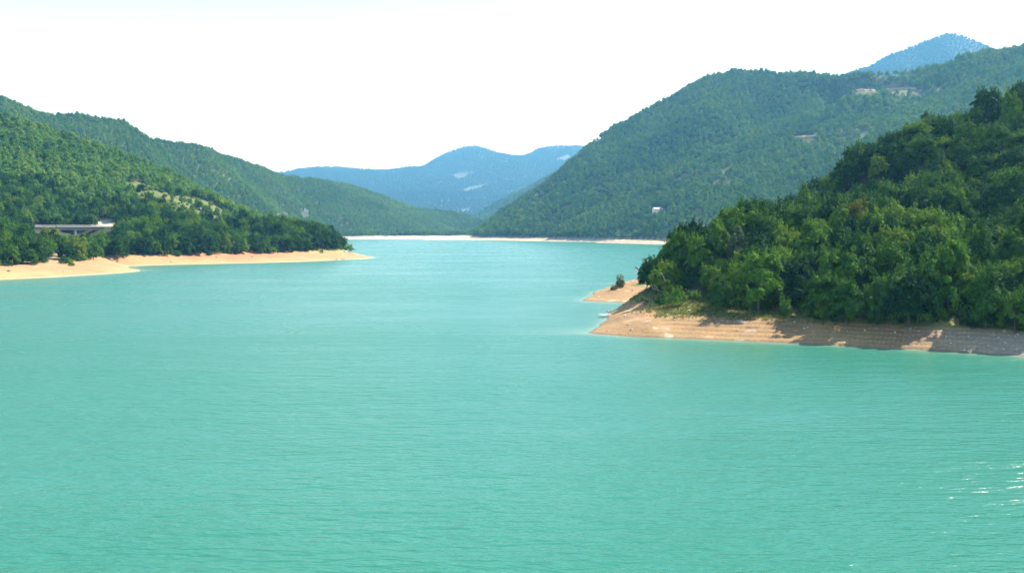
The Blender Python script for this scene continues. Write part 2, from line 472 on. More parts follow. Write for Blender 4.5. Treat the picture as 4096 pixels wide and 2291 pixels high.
# --- left shore, peninsula and the hill above it
sh = [(-700, 1165), (-300, 1135), (0, 1117), (200, 1109), (350, 1100), (470, 1092), (572, 1085)]
sh += [(540, 1078), (505, 1070), (470, 1063), (520, 1062), (700, 1058), (850, 1055), (1000, 1052), (1200, 1047), (1340, 1041), (1420, 1037), (1500, 1031)]
pts = dens([PZ(x, y) for x, y in sh], 14)
pts += [PW(x, y, -2.5) for x, y in [(-300, 1150), (0, 1130), (250, 1122), (480, 1108), (620, 1086), (580, 1071), (700, 1067), (1000, 1061), (1300, 1052), (1520, 1040), (1560, 1028)]]
pts += [PW(x, y, -4.5) for x, y in [(100, 1170), (500, 1130), (900, 1085), (1300, 1070), (1650, 1030)]]
pts += [XD(1470, 800, 0), XD(1400, 850, 0), XD(1345, 890, 0), XD(1290, 990, 0), XD(1250, 1110, 0), XD(1230, 1300, 0), XD(1520, 810, -3), XD(1440, 880, -4), XD(1390, 960, -4), XD(1330, 1120, -4), XD(1300, 1300, -4)]
pts += dens([PZ(-300, 1078, 6), PZ(0, 1062, 6), PZ(200, 1051, 6.3), PZ(390, 1041, 5.5)], 14) + [PZ(440, 1052, 2.5), PZ(480, 1075, 1.8)] + dens([PZ(420, 1029, 6), PZ(700, 1023, 5.5), PZ(1000, 1016, 5), PZ(1150, 1013, 5), PZ(1300, 1013, 4), PZ(1400, 1016, 3.4), PZ(1450, 1022, 1.8)], 14)
pts += [XD(-300, 540, 20), XD(0, 545, 18), XD(100, 565, 13), XD(250, 585, 9), XD(350, 605, 9.5), XD(300, 690, 13), XD(200, 680, 14), XD(300, 765, 27), XD(90, 685, 24), XD(440, 706, 24.6), XD(540, 722, 26), XD(650, 750, 27), XD(760, 770, 28),
        XD(600, 665, 15), XD(800, 692, 17.5), XD(450, 645, 11), XD(1015, 835, 25.5), XD(920, 850, 27), XD(0, 690, 34)]
pts += [PD(700, 800, 830), PD(850, 860, 800), PD(600, 760, 840), PD(450, 760, 830, -9), PD(200, 780, 790, -9), PD(0, 650, 830, -10), PD(-400, 560, 860, -10), PD(930, 885, 800, -1)]
rr = [(x, y, D) for x, y, D in [(-500, 400, 1000), (0, 455, 1000), (159, 495, 1010), (318, 543, 1020), (477, 598, 1030), (636, 662, 1030), (795, 749, 1020), (954, 821, 1020), (1081, 876, 1030), (1140, 892, 1040),
        (1000, 893, 760), (1150, 885, 770), (1250, 902, 780), (1320, 922, 785)]]
pts += [PD(1365, 965, 790, -7)]
pts += [XD(-500, 1300, 130), XD(0, 1300, 115), XD(400, 1300, 75), XD(800, 1250, 35), XD(1050, 1250, 12)]
lx = np.r_[np.arange(-760, -330, 7), np.arange(-330, -100, 1.6)]
ly = np.r_[np.arange(360, 430, 4), np.arange(430, 820, 1.2), np.arange(820, 1330, 6)]
T_LEFT = fit_ridge(pts, rr, 8.5, rounds=3, c=3.5, xs=lx, ys=ly, nz=[(6.0, 160, 4, 61), (1.0, 30, 2, 67)])
X, Y, Z = T_LEFT.X, T_LEFT.Y, T_LEFT.Z
Z += 0.35 * fbm(X, Y, 14, 3, 71) * sstep(0.1, 1.5, Z)
ppx, ppy, _ = project(np.stack([X, Y, Z], -1))
CLEAR_L = [(470, 735), (560, 725), (700, 780), (820, 800), (910, 850), (960, 890), (900, 905), (760, 890), (640, 850), (540, 800)]
n1, n2, n3 = fbm(X, Y, 30, 4, 73), fbm(X, Y, 6, 3, 75), fbm(X, Y, 90, 3, 77)
col = np.empty(X.shape + (3,)); col[:] = c3(.31, .215, .10)
col = lerp(col, np.broadcast_to(c3(.28, .18, .085), col.shape), sstep(-0.2, 0.5, n1))
right_red = sstep(560, 760, ppx) * (1 - sstep(1080, 1200, ppx))
col = lerp(col, np.broadcast_to(REDSOIL * 1.15, col.shape), sstep(1.8, 3.6, Z + 0.8 * n1) * (0.45 + 0.5 * right_red))
col = lerp(col, np.broadcast_to(c3(.36, .29, .17), col.shape), 0.6 * (1 - sstep(0.2, 0.8, Z)))
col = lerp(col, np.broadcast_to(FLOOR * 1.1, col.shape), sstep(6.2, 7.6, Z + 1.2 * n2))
pen = sstep(1230, 1300, ppx) * sstep(3.0, 4.5, Z + n2) * (1 - sstep(880, 920, Y))
col = lerp(col, np.broadcast_to(DRYGRASS, col.shape), pen)
clr = in_poly(ppx, ppy, CLEAR_L) & (Y > 780) & (Z > 20)
cc = lerp(np.broadcast_to(c3(.09, .11, .032), col.shape), np.broadcast_to(c3(.17, .135, .065), col.shape), sstep(0.0, 0.5, n1 + 0.4 * n2 + 0.6 * sstep(830, 890, ppy) - 0.15))
col = lerp(col, cc, clr.astype(float))
scar = in_poly(ppx, ppy, [(372, 872), (450, 868), (452, 905), (372, 908)]) & (Y > 700) & (Y < 800)
col = lerp(col, np.broadcast_to(c3(.55, .46, .33), col.shape), 0.8 * scar)
gully = in_poly(ppx, ppy, [(240, 985), (285, 985), (285, 1020), (240, 1060), (180, 1060)]) & (Y < 560)
col = lerp(col, np.broadcast_to(c3(.27, .20, .11), col.shape), gully.astype(float))
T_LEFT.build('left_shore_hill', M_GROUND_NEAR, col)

# --- hill behind, on the left, with the pale far shore
pts = [PZ(1345, 951), PZ(1480, 949.5), PZ(1600, 947.5), PZ(1740, 945.5), PZ(1870, 943.5), XD(2000, 3350, 0), XD(1250, 2260, 0), XD(1100, 1900, 0), XD(900, 1600, 0), XD(600, 1400, 0), XD(0, 1300, 20)]
pts += [XD(1360, 2380, -4), XD(1500, 2480, -4), XD(1650, 2600, -4), XD(1900, 2950, -4), XD(2050, 3150, -4), XD(1200, 1950, -4), XD(1000, 1500, -4)]
pts += [PZ(1345, 940, 9), PZ(1480, 938, 9), PZ(1600, 937, 9), PZ(1740, 935.5, 9), PZ(1870, 935, 9)]
rr = [(x, y, D) for x, y, D in [(-400, 300, 1800), (0, 375, 1800), (159, 438, 1830), (254, 455, 1850), (326, 452, 1860), (382, 473, 1880), (477, 472, 1900), (541, 510, 1950), (636, 551, 2000), (795, 575, 2100), (890, 614, 2200), (1018, 654, 2400), (1145, 702, 2600), (1272, 714, 2800), (1383, 733, 2950), (1510, 773, 3100), (1638, 821, 3200), (1749, 837, 3270), (1860, 854, 3330), (1908, 876, 3350)]]
pts += [XD(-400, 2300, 200), XD(300, 2400, 180), XD(1000, 3000, 90), XD(1500, 3600, 80), XD(1900, 3700, 30)]
T_BACK = fit_ridge(pts, rr, 8, c=9.0, xs=np.arange(-1320, 20, 9.0), ys=np.r_[np.arange(1250, 2380, 12), np.arange(2380, 3150, 6), np.arange(3150, 3800, 14)], nz=[(16, 260, 4, 81), (4, 60, 3, 85)])
X, Y, Z = T_BACK.X, T_BACK.Y, T_BACK.Z
col = np.empty(X.shape + (3,)); col[:] = c3(.05, .065, .022)
col = lerp(col, np.broadcast_to(c3(.16, .16, .07), col.shape), 0.6 * sstep(0.25, 0.6, fbm(X, Y, 120, 4, 87)))
n2 = fbm(X, Y, 18, 3, 89)
col = lerp(col, lerp(np.broadcast_to(c3(.34, .315, .27), col.shape), np.broadcast_to(c3(.22, .195, .155), col.shape), sstep(-0.1, 0.5, n2)), 1 - sstep(5.0, 7.0, Z + 1.8 * n2))
T_BACK.build('far_left_hill', M_GROUND_FAR, col)

# --- big hill on the right
pts = [PZ(1862, 949.5), PZ(1908, 958), PZ(2051, 963), PZ(2180, 965), PZ(2305, 967), PZ(2460, 970), PZ(2607, 973), XD(2800, 1380, 0), XD(3100, 1200, 0), XD(3500, 1000, 0), XD(4200, 850, 0)]
pts += [XD(1840, 2700, 0), XD(1800, 2750, -4), XD(1835, 2450, -4), XD(1860, 2150, -4), XD(1900, 1850, -4), XD(2051, 1700, -4), XD(2305, 1580, -4), XD(2600, 1400, -4), XD(3000, 1120, -4)]
pts += [PZ(1900, 952, 3.5), PZ(2051, 953, 4), PZ(2200, 953, 5), PZ(2305, 955, 5.5), PZ(2460, 957, 6.5), PZ(2607, 960, 6.5)]
rr = [(1875, 935, 2420), (1892, 924, 2400), (1988, 853, 2360), (2115, 765, 2330), (2226, 686, 2300), (2321, 600, 2270), (2433, 513, 2240), (2544, 449, 2210), (2703, 362, 2180), (2830, 300, 2160), (2942, 273, 2140), (3021, 279, 2110), (3124, 289, 2070), (3180, 284, 2040), (3275, 314, 1970), (3340, 338, 1920), (3387, 338, 1900), (3498, 314, 1900), (3593, 282, 1890), (3705, 258, 1870), (3816, 234, 1850), (3896, 200, 1820), (3975, 192, 1800), (4096, 184, 1760), (4500, 150, 1650)]
pts += [PD(x, y, D, -10) for x, y, D in [(3000, 600, 1720), (3600, 430, 1640), (3500, 510, 1550), (3250, 480, 1740), (2750, 640, 1790), (3420, 345, 1790), (3640, 345, 1760), (3850, 330, 1680), (4096, 360, 1500), (2450, 800, 1830), (2800, 800, 1560)]]
pts += [XD(x, D + 350, z) for x, D, z in [(1950, 2500, 0), (2300, 2300, 120), (2700, 2200, 260), (3000, 2150, 330), (3390, 1950, 250), (3800, 1900, 330), (4300, 1800, 370)]]
T_RIGHT = fit_ridge(pts, rr, 10, c=9.0, xs=np.arange(-200, 1500, 8.0), ys=np.r_[np.arange(850, 1480, 14), np.arange(1480, 1900, 6), np.arange(1900, 2900, 11)], nz=[(24, 240, 4, 91), (4, 50, 3, 95)])
X, Y, Z = T_RIGHT.X, T_RIGHT.Y, T_RIGHT.Z
ppx, ppy, _ = project(np.stack([X, Y, Z], -1))
col = np.empty(X.shape + (3,)); col[:] = c3(.05, .065, .022)
col = lerp(col, np.broadcast_to(c3(.10, .11, .045), col.shape), 0.7 * sstep(0.15, 0.5, fbm(X, Y, 100, 4, 97)))
n2 = fbm(X, Y, 15, 3, 99)
col = lerp(col, np.broadcast_to(c3(.34, .27, .18), col.shape), 1 - sstep(5.5, 7, Z + n2))
CUTS_R = [[(3415, 352), (3505, 346), (3505, 366), (3415, 372)], [(3535, 348), (3600, 340), (3665, 338), (3665, 358), (3535, 364)], [(3180, 540), (3265, 534), (3265, 546), (3180, 552)]]
T_RIGHT.build('right_hill', M_GROUND_FAR, col)
M_EARTH = plain('bare_earth_cut', (0.30, 0.215, 0.12), 0.9, 0.3, 0.35)
for x0_, y0_, x1_, y1_, hh in [(3418, 368, 3506, 366, 5.0), (3535, 366, 3664, 358, 6.0), (3180, 552, 3265, 545, 2.6)]:
    rows = []
    for i_ in range(19):
        f_ = i_ / 18; q = T_RIGHT.hit(x0_ + (x1_ - x0_) * f_, y0_ + (y1_ - y0_) * f_, 1450, 2150, 500)
        if q is None: continue
        k_ = hh * (0.25 + 0.75 * math.sin(math.pi * min(max(f_, .04), .96)) ** .5) * (1 + .35 * float(vnoise(np.array(q[0] / 7.0), np.array(3.3), 5)))
        rows.append([(q[0], q[1] - 2.5, q[2] - 1.5), (q[0], q[1] - .5, q[2] + k_ * .3), (q[0] + .6, q[1] + .6, q[2] + k_ * .7), (q[0], q[1] + 2.2, q[2] + k_), (q[0], q[1] + 12, q[2] + k_ + 1.5), (q[0], q[1] + 16, q[2] - 4)])
    if len(rows) > 3: tag(MB().grid(rows).build('earth_cut', M_EARTH), kind='structure')

# --- small hazy hill in the gap
rr = [(x, y, D) for x, y, D in [(1780, 905, 4300), (1892, 861, 4300), (1988, 806, 4300), (2115, 743, 4300), (2226, 683, 4300), (2400, 590, 4300), (2600, 520, 4300)]]
pts = [XD(1700, 4300, 0), XD(1700, 3800, 0), XD(1950, 3800, 10), XD(2200, 3700, 40), XD(2600, 3600, 60), XD(1700, 5000, 0), XD(2000, 5000, 0), XD(2600, 5000, 150)]
T_GAP = fit_ridge(pts, rr, 9, c=22.0, xs=np.arange(-450, 750, 20.0), ys=np.arange(3600, 5050, 22), nz=[(16, 260, 4, 101)])
X, Y = T_GAP.X, T_GAP.Y
col = np.empty(X.shape + (3,)); col[:] = c3(.05, .065, .022)
T_GAP.build('hazy_hill', M_GROUND_FAR, col)

# --- far blue mountains
rr = [(300, 730), (700, 700), (1121, 688), (1208, 672), (1352, 666), (1463, 675), (1558, 677), (1677, 666), (1733, 637), (1797, 605), (1852, 588), (1908, 583), (1956, 597), (2011, 613), (2067, 621), (2115, 613), (2162, 589), (2226, 581), (2321, 581), (2600, 600), (3000, 640)]
rr = [(x, y, 8200) for x, y in rr]
pts = []
pts += [XD(x, 5300, 0) for x in (600, 1200, 1600, 1900, 2200, 2600)] + [XD(x, 4700, 0) for x in (800, 1500, 2000, 2600)]
pts += [PD(1850, 700, 7300), PD(1900, 750, 6900), PD(2150, 700, 7200), PD(1500, 760, 6900), PD(1700, 800, 6300), PD(2100, 790, 6500), PD(2300, 650, 7300), PD(1300, 740, 7000)]
pts += [XD(x, 9600, 250) for x in (600, 1300, 2000, 2800)]
T_BLUE = fit_ridge(pts, rr, 16, c=40.0, xs=np.arange(-4000, 2600, 32.0), ys=np.arange(4700, 9300, 36), nz=[(55, 700, 5, 111)])
X, Y, Z = T_BLUE.X, T_BLUE.Y, T_BLUE.Z
ppx, ppy, _ = project(np.stack([X, Y, Z], -1))
FIELDS = [[(1800, 700), (1860, 690), (1880, 697), (1862, 712), (1830, 718)], [(1838, 766), (1880, 748), (1950, 735), (1955, 742), (1920, 756), (1875, 768)], [(2210, 640), (2270, 622), (2290, 632), (2260, 645)], [(2150, 706), (2180, 699), (2185, 705), (2155, 711)], [(1840, 838), (1880, 836), (1880, 848), (1840, 850)]]
col = np.empty(X.shape + (3,)); col[:] = c3(.03, .05, .03)
col = lerp(col, np.broadcast_to(c3(.06, .08, .045), col.shape), 0.6 * sstep(0.2, 0.6, fbm(X, Y, 380, 4, 117)))
for poly in FIELDS:
    col = lerp(col, np.broadcast_to(c3(.075, .085, .062), col.shape), 0.9 * in_poly(ppx, ppy, poly))
T_BLUE.build('far_mountains', M_GROUND_FAR, col)

# --- blue peak above the right hill
rr = [(x, y, 4700) for x, y in [(3000, 440), (3200, 365), (3339, 309), (3418, 272), (3498, 240), (3577, 202), (3657, 169), (3736, 142), (3800, 134), (3864, 158), (3927, 185), (4100, 260), (4400, 330)]]
pts = [XD(x, 3500, 150) for x in (2900, 3500, 4200)] + [XD(x, 4100, 480) for x in (3600, 3900)] + [XD(x, 5600, 350) for x in (2900, 3700, 4500)]
T_PEAK = fit_ridge(pts, rr, 12, c=24.0, xs=np.arange(1000, 3300, 24.0), ys=np.arange(3500, 5400, 26), nz=[(30, 420, 4, 121)])
X, Y = T_PEAK.X, T_PEAK.Y
col = np.empty(X.shape + (3,)); col[:] = c3(.03, .05, .03)
T_PEAK.build('blue_peak', M_GROUND_FAR, col)

# ------------------------------------------------------------------ water and lake bed
def water_mat():
    m, nt, out = mat_new('turquoise_lake_water')
    geo = N(nt, 'ShaderNodeNewGeometry')
    pos = geo.outputs['Position']
    def mapped(sx, sy, rz):
        mp = N(nt, 'ShaderNodeMapping', inp={'Scale': (sx, sy, 1), 'Rotation': (0, 0, math.radians(rz))})
        nt.links.new(pos, mp.inputs['Vector']); return mp.outputs[0]
    def mth(op, a, b=None):
        n = N(nt, 'ShaderNodeMath', operation=op)
        for s, v in ((n.inputs[0], a), (n.inputs[1], b)):
            if v is None: continue
            if hasattr(v, 'links'): nt.links.new(v, s)
            else: s.default_value = v
        return n.outputs[0]
    w1 = noise(nt, 1.0, 3, 0.55, mapped(0.36, 1.05, 4))        # wind ripples, crests across the view
    w2 = noise(nt, 1.0, 2, 0.5, mapped(0.07, 0.30, -5))        # longer swell
    w3 = noise(nt, 1.0, 2, 0.55, mapped(0.9, 2.6, -7))          # small chop
    g = noise(nt, 1.0, 4, 0.6, mapped(0.009, 0.02, 18))        # gust patches
    gust = ramp(nt, g.outputs[0], [(0.34, 0.35), (0.62, 1.0)])
    h = mth('ADD', mth('MULTIPLY', w1.outputs[0], 0.5), mth('MULTIPLY', w2.outputs[0], 0.6))
    h = mth('ADD', h, mth('MULTIPLY', w3.outputs[0], 0.045))
    h = mth('MULTIPLY', h, gust)
    b = N(nt, 'ShaderNodeBump', inp={'Strength': 1.0, 'Distance': 1.0})
    nt.links.new(h, b.inputs['Height'])
    at = N(nt, 'ShaderNodeAttribute', attribute_name='shallow')
    tn = noise(nt, 1.0, 3, 0.6, mapped(0.004, 0.009, 30))
    c = mixcol(nt, tn.outputs[0], WATER_A, WATER_B)
    c = mixcol(nt, at.outputs['Fac'], c, (0.17, 0.25, 0.16))
    p = N(nt, 'ShaderNodeBsdfPrincipled', inp={'IOR': 1.333, 'Specular IOR Level': 0.26})
    nt.links.new(c, p.inputs['Base Color'])
    nt.links.new(ramp(nt, g.outputs[0], [(0.34, 0.22), (0.62, 0.30)]), p.inputs['Roughness'])
    nt.links.new(b.outputs[0], p.inputs['Normal'])
    nt.links.new(p.outputs[0], out.inputs[0])
    return m
WATER_A, WATER_B = (0.017, 0.118, 0.070), (0.027, 0.142, 0.102)
wx = np.r_[np.arange(-2600, -330, 60), np.arange(-330, -100, 4), np.arange(-100, 5, 8), np.arange(5, 130, 1.5), np.arange(130, 3000, 60)]
wy = np.r_[np.arange(-150, 150, 25), np.arange(150, 345, 1.5), np.arange(345, 430, 5), np.arange(430, 820, 3.5), np.arange(820, 3700, 40)]
X, Y = np.meshgrid(wx, wy)
dep = np.full(X.shape, 9.0)
for T in (T_HEAD, T_LEFT):
    ins = (X > T.xs[0]) & (X < T.xs[-1]) & (Y > T.ys[0]) & (Y < T.ys[-1])
    dep = np.where(ins, np.minimum(dep, -T.z(X, Y)), dep)
dep = np.clip(dep + 0.15 * fbm(X, Y, 8, 3, 131), 0, 9)
idx = np.arange(X.size).reshape(X.shape)
F = np.stack([idx[:-1, :-1], idx[:-1, 1:], idx[1:, 1:], idx[1:, :-1]], -1).reshape(-1, 4)
me = mesh_from('lake_water', np.stack([X, Y, 0 * X], -1).reshape(-1, 3), F, (water_mat(),), True)
sa = me.attributes.new('shallow', 'FLOAT', 'POINT')
sa.data.foreach_set('value', (np.exp(-dep / 0.5) * 0.7).astype(np.float32).ravel())
tag(link('lake_water', me), kind='structure')
me = mesh_from('ground', [(-9000, -400, -6), (9000, -400, -6), (9000, 12000, -6), (-9000, 12000, -6)], [(0, 1, 2, 3)], (plain('lake_bed', (.2, .18, .13), 0.9, 0.2, 0.05),))
tag(link('ground', me), kind='structure')

# ------------------------------------------------------------------ trees
def unit(v): return v / (np.linalg.norm(v, axis=-1, keepdims=True) + 1e-9)
def leaves(r, centers, normals, per, spread, flat, size, jitter=0.45, droop=0.0, rads=None):
    """leaf faces gathered into sprays around the given centres"""
    n = len(centers)
    C = np.repeat(centers, per, 0); Nn = np.repeat(normals, per, 0)
    d = r.normal(size=(n * per, 3)); d = unit(d) * (r.random((n * per, 1)) ** 0.45)
    k = (d * Nn).sum(1, keepdims=True)
    d = d - Nn * k * (1 - flat)
    S = spread if rads is None else np.repeat(rads, per)[:, None] * spread
    P = C + d * S
    if droop: P[:, 2] -= droop * (d ** 2).sum(1) * np.ravel(S)
    nn = unit(Nn * 0.6 + unit(d) * 0.5 + r.normal(size=P.shape) * jitter)
    t = unit(np.cross(nn, r.normal(size=P.shape))); b = np.cross(nn, t)
    s = size * (0.6 + 0.8 * r.random((len(P), 1)))
    q = np.stack([P - t * s, P - b * s * 0.55 + nn * s * 0.12, P + t * s, P + b * s * 0.55 + nn * s * 0.12], 1)
    return q.reshape(-1, 3)
def crown_points(r, n, H, R, base, shape):
    """spray centres and the way they face, for a crown from height base to H"""
    d = unit(r.normal(size=(n, 3)))
    d[:, 2] = np.where(d[:, 2] < -0.55, -d[:, 2], d[:, 2])
    lob = 0.0
    for k in range(5):
        a = unit(r.normal(size=(1, 3)))[0]
        lob = lob + 0.11 * np.cos(3.1 * (d @ a) * 2 + r.random() * 6.28)
    rad = (0.45 + 0.55 * r.random(n) ** 0.5) * (1 + lob)
    cz, hz = (H + base) / 2, (H - base) / 2
    if shape == 'cone':
        u = (d[:, 2] + 1) / 2
        wid = R * (1.12 * (1 - u) ** 0.8 + 0.06)
    elif shape == 'tall':
        wid = R * (0.8 + 0.2 * (1 - d[:, 2] ** 2))
    else:
        wid = R * (1.0 - 0.12 * np.maximum(d[:, 2], 0))
    P = np.stack([d[:, 0] * rad * wid, d[:, 1] * rad * wid, cz + d[:, 2] * rad * hz], -1)
    nn = unit(np.stack([d[:, 0] * 0.75, d[:, 1] * 0.75, d[:, 2] * 0.6 + 0.65], -1))
    return P, nn
def crown_mesh(name, seed, H, R, base, ncl, per, size, mat, shape='round', spread=1.1, flat=0.35, droop=0.25, shoots=0):
    r = np.random.default_rng(seed)
    P, nn = crown_points(r, ncl, H, R, base, shape)
    V = leaves(r, P, nn, per, spread, flat, size, droop=droop, rads=0.6 + 0.8 * r.random(ncl))
    if shoots:
        top = P[np.argsort(-P[:, 2] + r.normal(size=len(P)) * 0.6)[:shoots]]
        up = unit(np.c_[r.normal(size=(shoots, 2)) * 0.35, np.ones(shoots)])
        seg = [top + up * k * 0.42 for k in range(1, 5)]
        V = np.r_[V, leaves(r, np.concatenate(seg), np.tile(up, (4, 1)), 7, 0.28, 1.0, size * 0.8)]
    F = np.arange(len(V)).reshape(-1, 4)
    return mesh_from(name, V, F, (mat,), False)
def trunk_mesh(name, seed, H, R, r0, mat, lean=0.0, limbs=6):
    r = random.Random(seed); mb = MB()
    top = Vector((lean * H * 0.4 + r.uniform(-.4, .4), r.uniform(-.4, .4), H * 0.8))
    path = [Vector((0, 0, -0.6)), Vector((0, 0, 0.25)) , top * 0.35 + Vector((r.uniform(-.15, .15), r.uniform(-.15, .15), 0)), top * 0.7, top]
    mb.tube(path, [r0 * 1.5, r0, r0 * 0.75, r0 * 0.45, r0 * 0.12], 7)
    for i in range(limbs):
        f = 0.3 + 0.5 * i / limbs
        a = i * 2.4 + r.uniform(-.4, .4)
        s = top * f
        e = s + Vector((math.cos(a), math.sin(a), 0.75)) * R * (0.85 - 0.35 * f)
        m = (s + e) / 2 + Vector((0, 0, -0.25))
        mb.tube([s, m, e], [r0 * 0.42 * (1.2 - f), r0 * 0.28 * (1.2 - f), r0 * 0.06], 5)
    return mb.mesh(name, mat, True)

NEAR = []      # (crown, trunk, height, radius)
specs = [(10.5, 4.4, 1.6, 'round'), (11.5, 4.0, 1.8, 'round'), (9.5, 4.6, 1.2, 'round'), (12.0, 4.6, 2.0, 'round'), (10.0, 3.6, 1.4, 'tall'), (11.0, 5.0, 1.4, 'round')]
for i, (h, rr_, b, shp) in enumerate(specs):
    NEAR.append((crown_mesh('crown', 200 + i, h, rr_, b * 0.35, 92, 112, 0.25, M_LEAF, shp, 0.98, 0.42, 0.3, 30), trunk_mesh('trunk', 300 + i, h, rr_, 0.22, M_BARK), h, rr_))
BIRCH = (crown_mesh('crown', 231, 12.5, 2.6, 2.0, 120, 34, 0.26, M_LEAF_GREY, 'tall', 1.0, 0.9, 0.9), trunk_mesh('trunk', 331, 12, 2.6, 0.16, M_BARK_PALE), 12.5, 2.6)
CONE = (crown_mesh('crown', 232, 12.5, 3.6, 1.2, 120, 32, 0.32, M_LEAF, 'cone', 1.1, 0.3, 0.35, 10), trunk_mesh('trunk', 332, 12, 2.4, 0.2, M_BARK), 12.5, 3.4)
BUSH = [(crown_mesh('foliage', 240 + i, h, rr_, 0.05, 60, 30, 0.22, M_LEAF, 'round', 0.7, 0.5, 0.1, 14), trunk_mesh('stem', 340 + i, h, rr_, 0.07, M_BARK, 0, 8), h, rr_) for i, (h, rr_) in enumerate([(3.0, 2.1), (2.2, 1.7), (4.2, 3.0)])]

PROTO = bpy.data.collections.new('far_tree_shapes')       # not linked: only the scattered woods use it
for i, (h, rr_, shp) in enumerate([(10.5, 4.4, 'round'), (11.5, 4.0, 'round'), (9.5, 4.8, 'round'), (12.5, 4.4, 'round'), (11.5, 3.4, 'tall'), (10.0, 5.0, 'round')]):
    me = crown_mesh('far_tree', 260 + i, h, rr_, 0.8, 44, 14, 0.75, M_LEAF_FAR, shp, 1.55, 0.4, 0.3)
    o = bpy.data.objects.new('far_tree_%s' % 'abcdef'[i], me); PROTO.objects.link(o)
PROTO_M = bpy.data.collections.new('mountain_tree_shapes')
for i, (h, rr_, shp) in enumerate([(10.5, 4.4, 'round'), (12, 4.2, 'round'), (9.5, 4.8, 'round'), (12.5, 3.8, 'cone'), (11.5, 3.6, 'tall'), (10.0, 5.0, 'round')]):
    o = bpy.data.objects.new('mountain_tree_%s' % 'abcdef'[i], crown_mesh('mountain_tree', 280 + i, h, rr_, 0.5, 22, 12, 1.2, M_LEAF_MTN, shp, 1.9, 0.4, 0.3)); PROTO_M.objects.link(o)
PROTO_N = bpy.data.collections.new('near_tree_shapes')
for i, t in enumerate(NEAR):
    o = bpy.data.objects.new('wood_tree_%s' % 'abcdef'[i], t[0]); PROTO_N.objects.link(o)

def scatter_group(coll):
    ng = bpy.data.node_groups.new('scatter_' + coll.name, 'GeometryNodeTree')
    ng.interface.new_socket('Geometry', in_out='INPUT', socket_type='NodeSocketGeometry')
    ng.interface.new_socket('Geometry', in_out='OUTPUT', socket_type='NodeSocketGeometry')
    n, l = ng.nodes, ng.links
    gi, go = n.new('NodeGroupInput'), n.new('NodeGroupOutput')
    ci = n.new('GeometryNodeCollectionInfo'); ci.inputs['Collection'].default_value = coll
    ci.inputs['Separate Children'].default_value = True; ci.inputs['Reset Children'].default_value = True
    ip = n.new('GeometryNodeInstanceOnPoints'); ip.inputs['Pick Instance'].default_value = True
    def attr(name, t):
        a = n.new('GeometryNodeInputNamedAttribute'); a.data_type = t; a.inputs['Name'].default_value = name
        return a.outputs['Attribute']
    l.new(gi.outputs[0], ip.inputs['Points']); l.new(ci.outputs[0], ip.inputs['Instance'])
    l.new(attr('pick', 'INT'), ip.inputs['Instance Index'])
    l.new(attr('rot', 'FLOAT_VECTOR'), ip.inputs['Rotation']); l.new(attr('scl', 'FLOAT_VECTOR'), ip.inputs['Scale'])
    l.new(ip.outputs[0], go.inputs[0])
    return ng
GROUPS = {}
def scatter(name, P, rot, scl, pick, coll, label):
    me = bpy.data.meshes.new(name); n = len(P)
    me.vertices.add(n); me.vertices.foreach_set('co', np.asarray(P, np.float32).ravel())
    for nm, t, d in (('pick', 'INT', np.asarray(pick, np.int32)),):
        me.attributes.new(nm, t, 'POINT').data.foreach_set('value', d)
    for nm, d in (('rot', rot), ('scl', scl)):
        me.attributes.new(nm, 'FLOAT_VECTOR', 'POINT').data.foreach_set('vector', np.asarray(d, np.float32).ravel())
    o = link(name, me)
    if coll.name not in GROUPS: GROUPS[coll.name] = scatter_group(coll)
    md = o.modifiers.new('scatter', 'NODES'); md.node_group = GROUPS[coll.name]
    return tag(o, label, 'forest', kind='stuff')
def jitter_grid(x0, x1, y0, y1, s, seed):
    r = np.random.default_rng(seed)
    gx, gy = np.meshgrid(np.arange(x0, x1, s), np.arange(y0, y1, s))
    gx = gx + np.where((np.arange(gx.shape[0]) % 2)[:, None], s / 2, 0)
    return (gx + r.uniform(-.42, .42, gx.shape) * s).ravel(), (gy + r.uniform(-.42, .42, gy.shape) * s).ravel()
def visible(T, x, y, z, th, steps=40, d0=None):
    """whether the top of a tree could be seen past its own hill, with some to spare"""
    ok = np.ones(len(x), bool); zt = z + th
    for f in np.linspace(0.55 if d0 is None else d0, 0.985, steps):
        inside = (x * f > T.xs[0]) & (x * f < T.xs[-1]) & (y * f > T.ys[0]) & (y * f < T.ys[-1])
        zr = CAM_H + (zt - CAM_H) * f
        ok &= ~(inside & (T.z(x * f, y * f) + th * 0.35 > zr + th * 0.6))
    return ok
def wood(name, T, s, seed, label, th=11, zmin=8.0, size=1.0, cull=(), thin=None, marg=600, coll=None):
    x, y = jitter_grid(T.xs[0], T.xs[-1], T.ys[0], T.ys[-1], s, seed)
    z = T.z(x, y)
    r = np.random.default_rng(seed + 1)
    px, py, d = project(np.stack([x, y, z], -1))
    k = (z > zmin + r.normal(size=len(z)) * 0.4) & (px > -marg) & (px < IW + marg)
    for poly in cull: k &= ~in_poly(px, py, poly)
    k &= r.random(len(x)) > 0.05
    if thin is not None: k &= r.random(len(x)) > thin(x, y, px, py)
    x, y, z = x[k], y[k], z[k]
    v = visible(T, x, y, z, th * size)
    x, y, z = x[v], y[v], z[v]
    n = len(x)
    sc = size * (0.72 + 0.5 * r.random(n)) * (1 + 0.16 * fbm(x, y, 60, 2, seed))
    S = np.stack([sc * (0.9 + 0.25 * r.random(n)), sc * (0.9 + 0.25 * r.random(n)), sc * (0.85 + 0.35 * r.random(n))], -1)
    R = np.stack([r.normal(size=n) * 0.06, r.normal(size=n) * 0.06, r.random(n) * 6.283], -1)
    print(name, n)
    return scatter(name, np.stack([x, y, z - 0.3], -1), R, S, r.integers(0, 6, n), coll or PROTO, label)
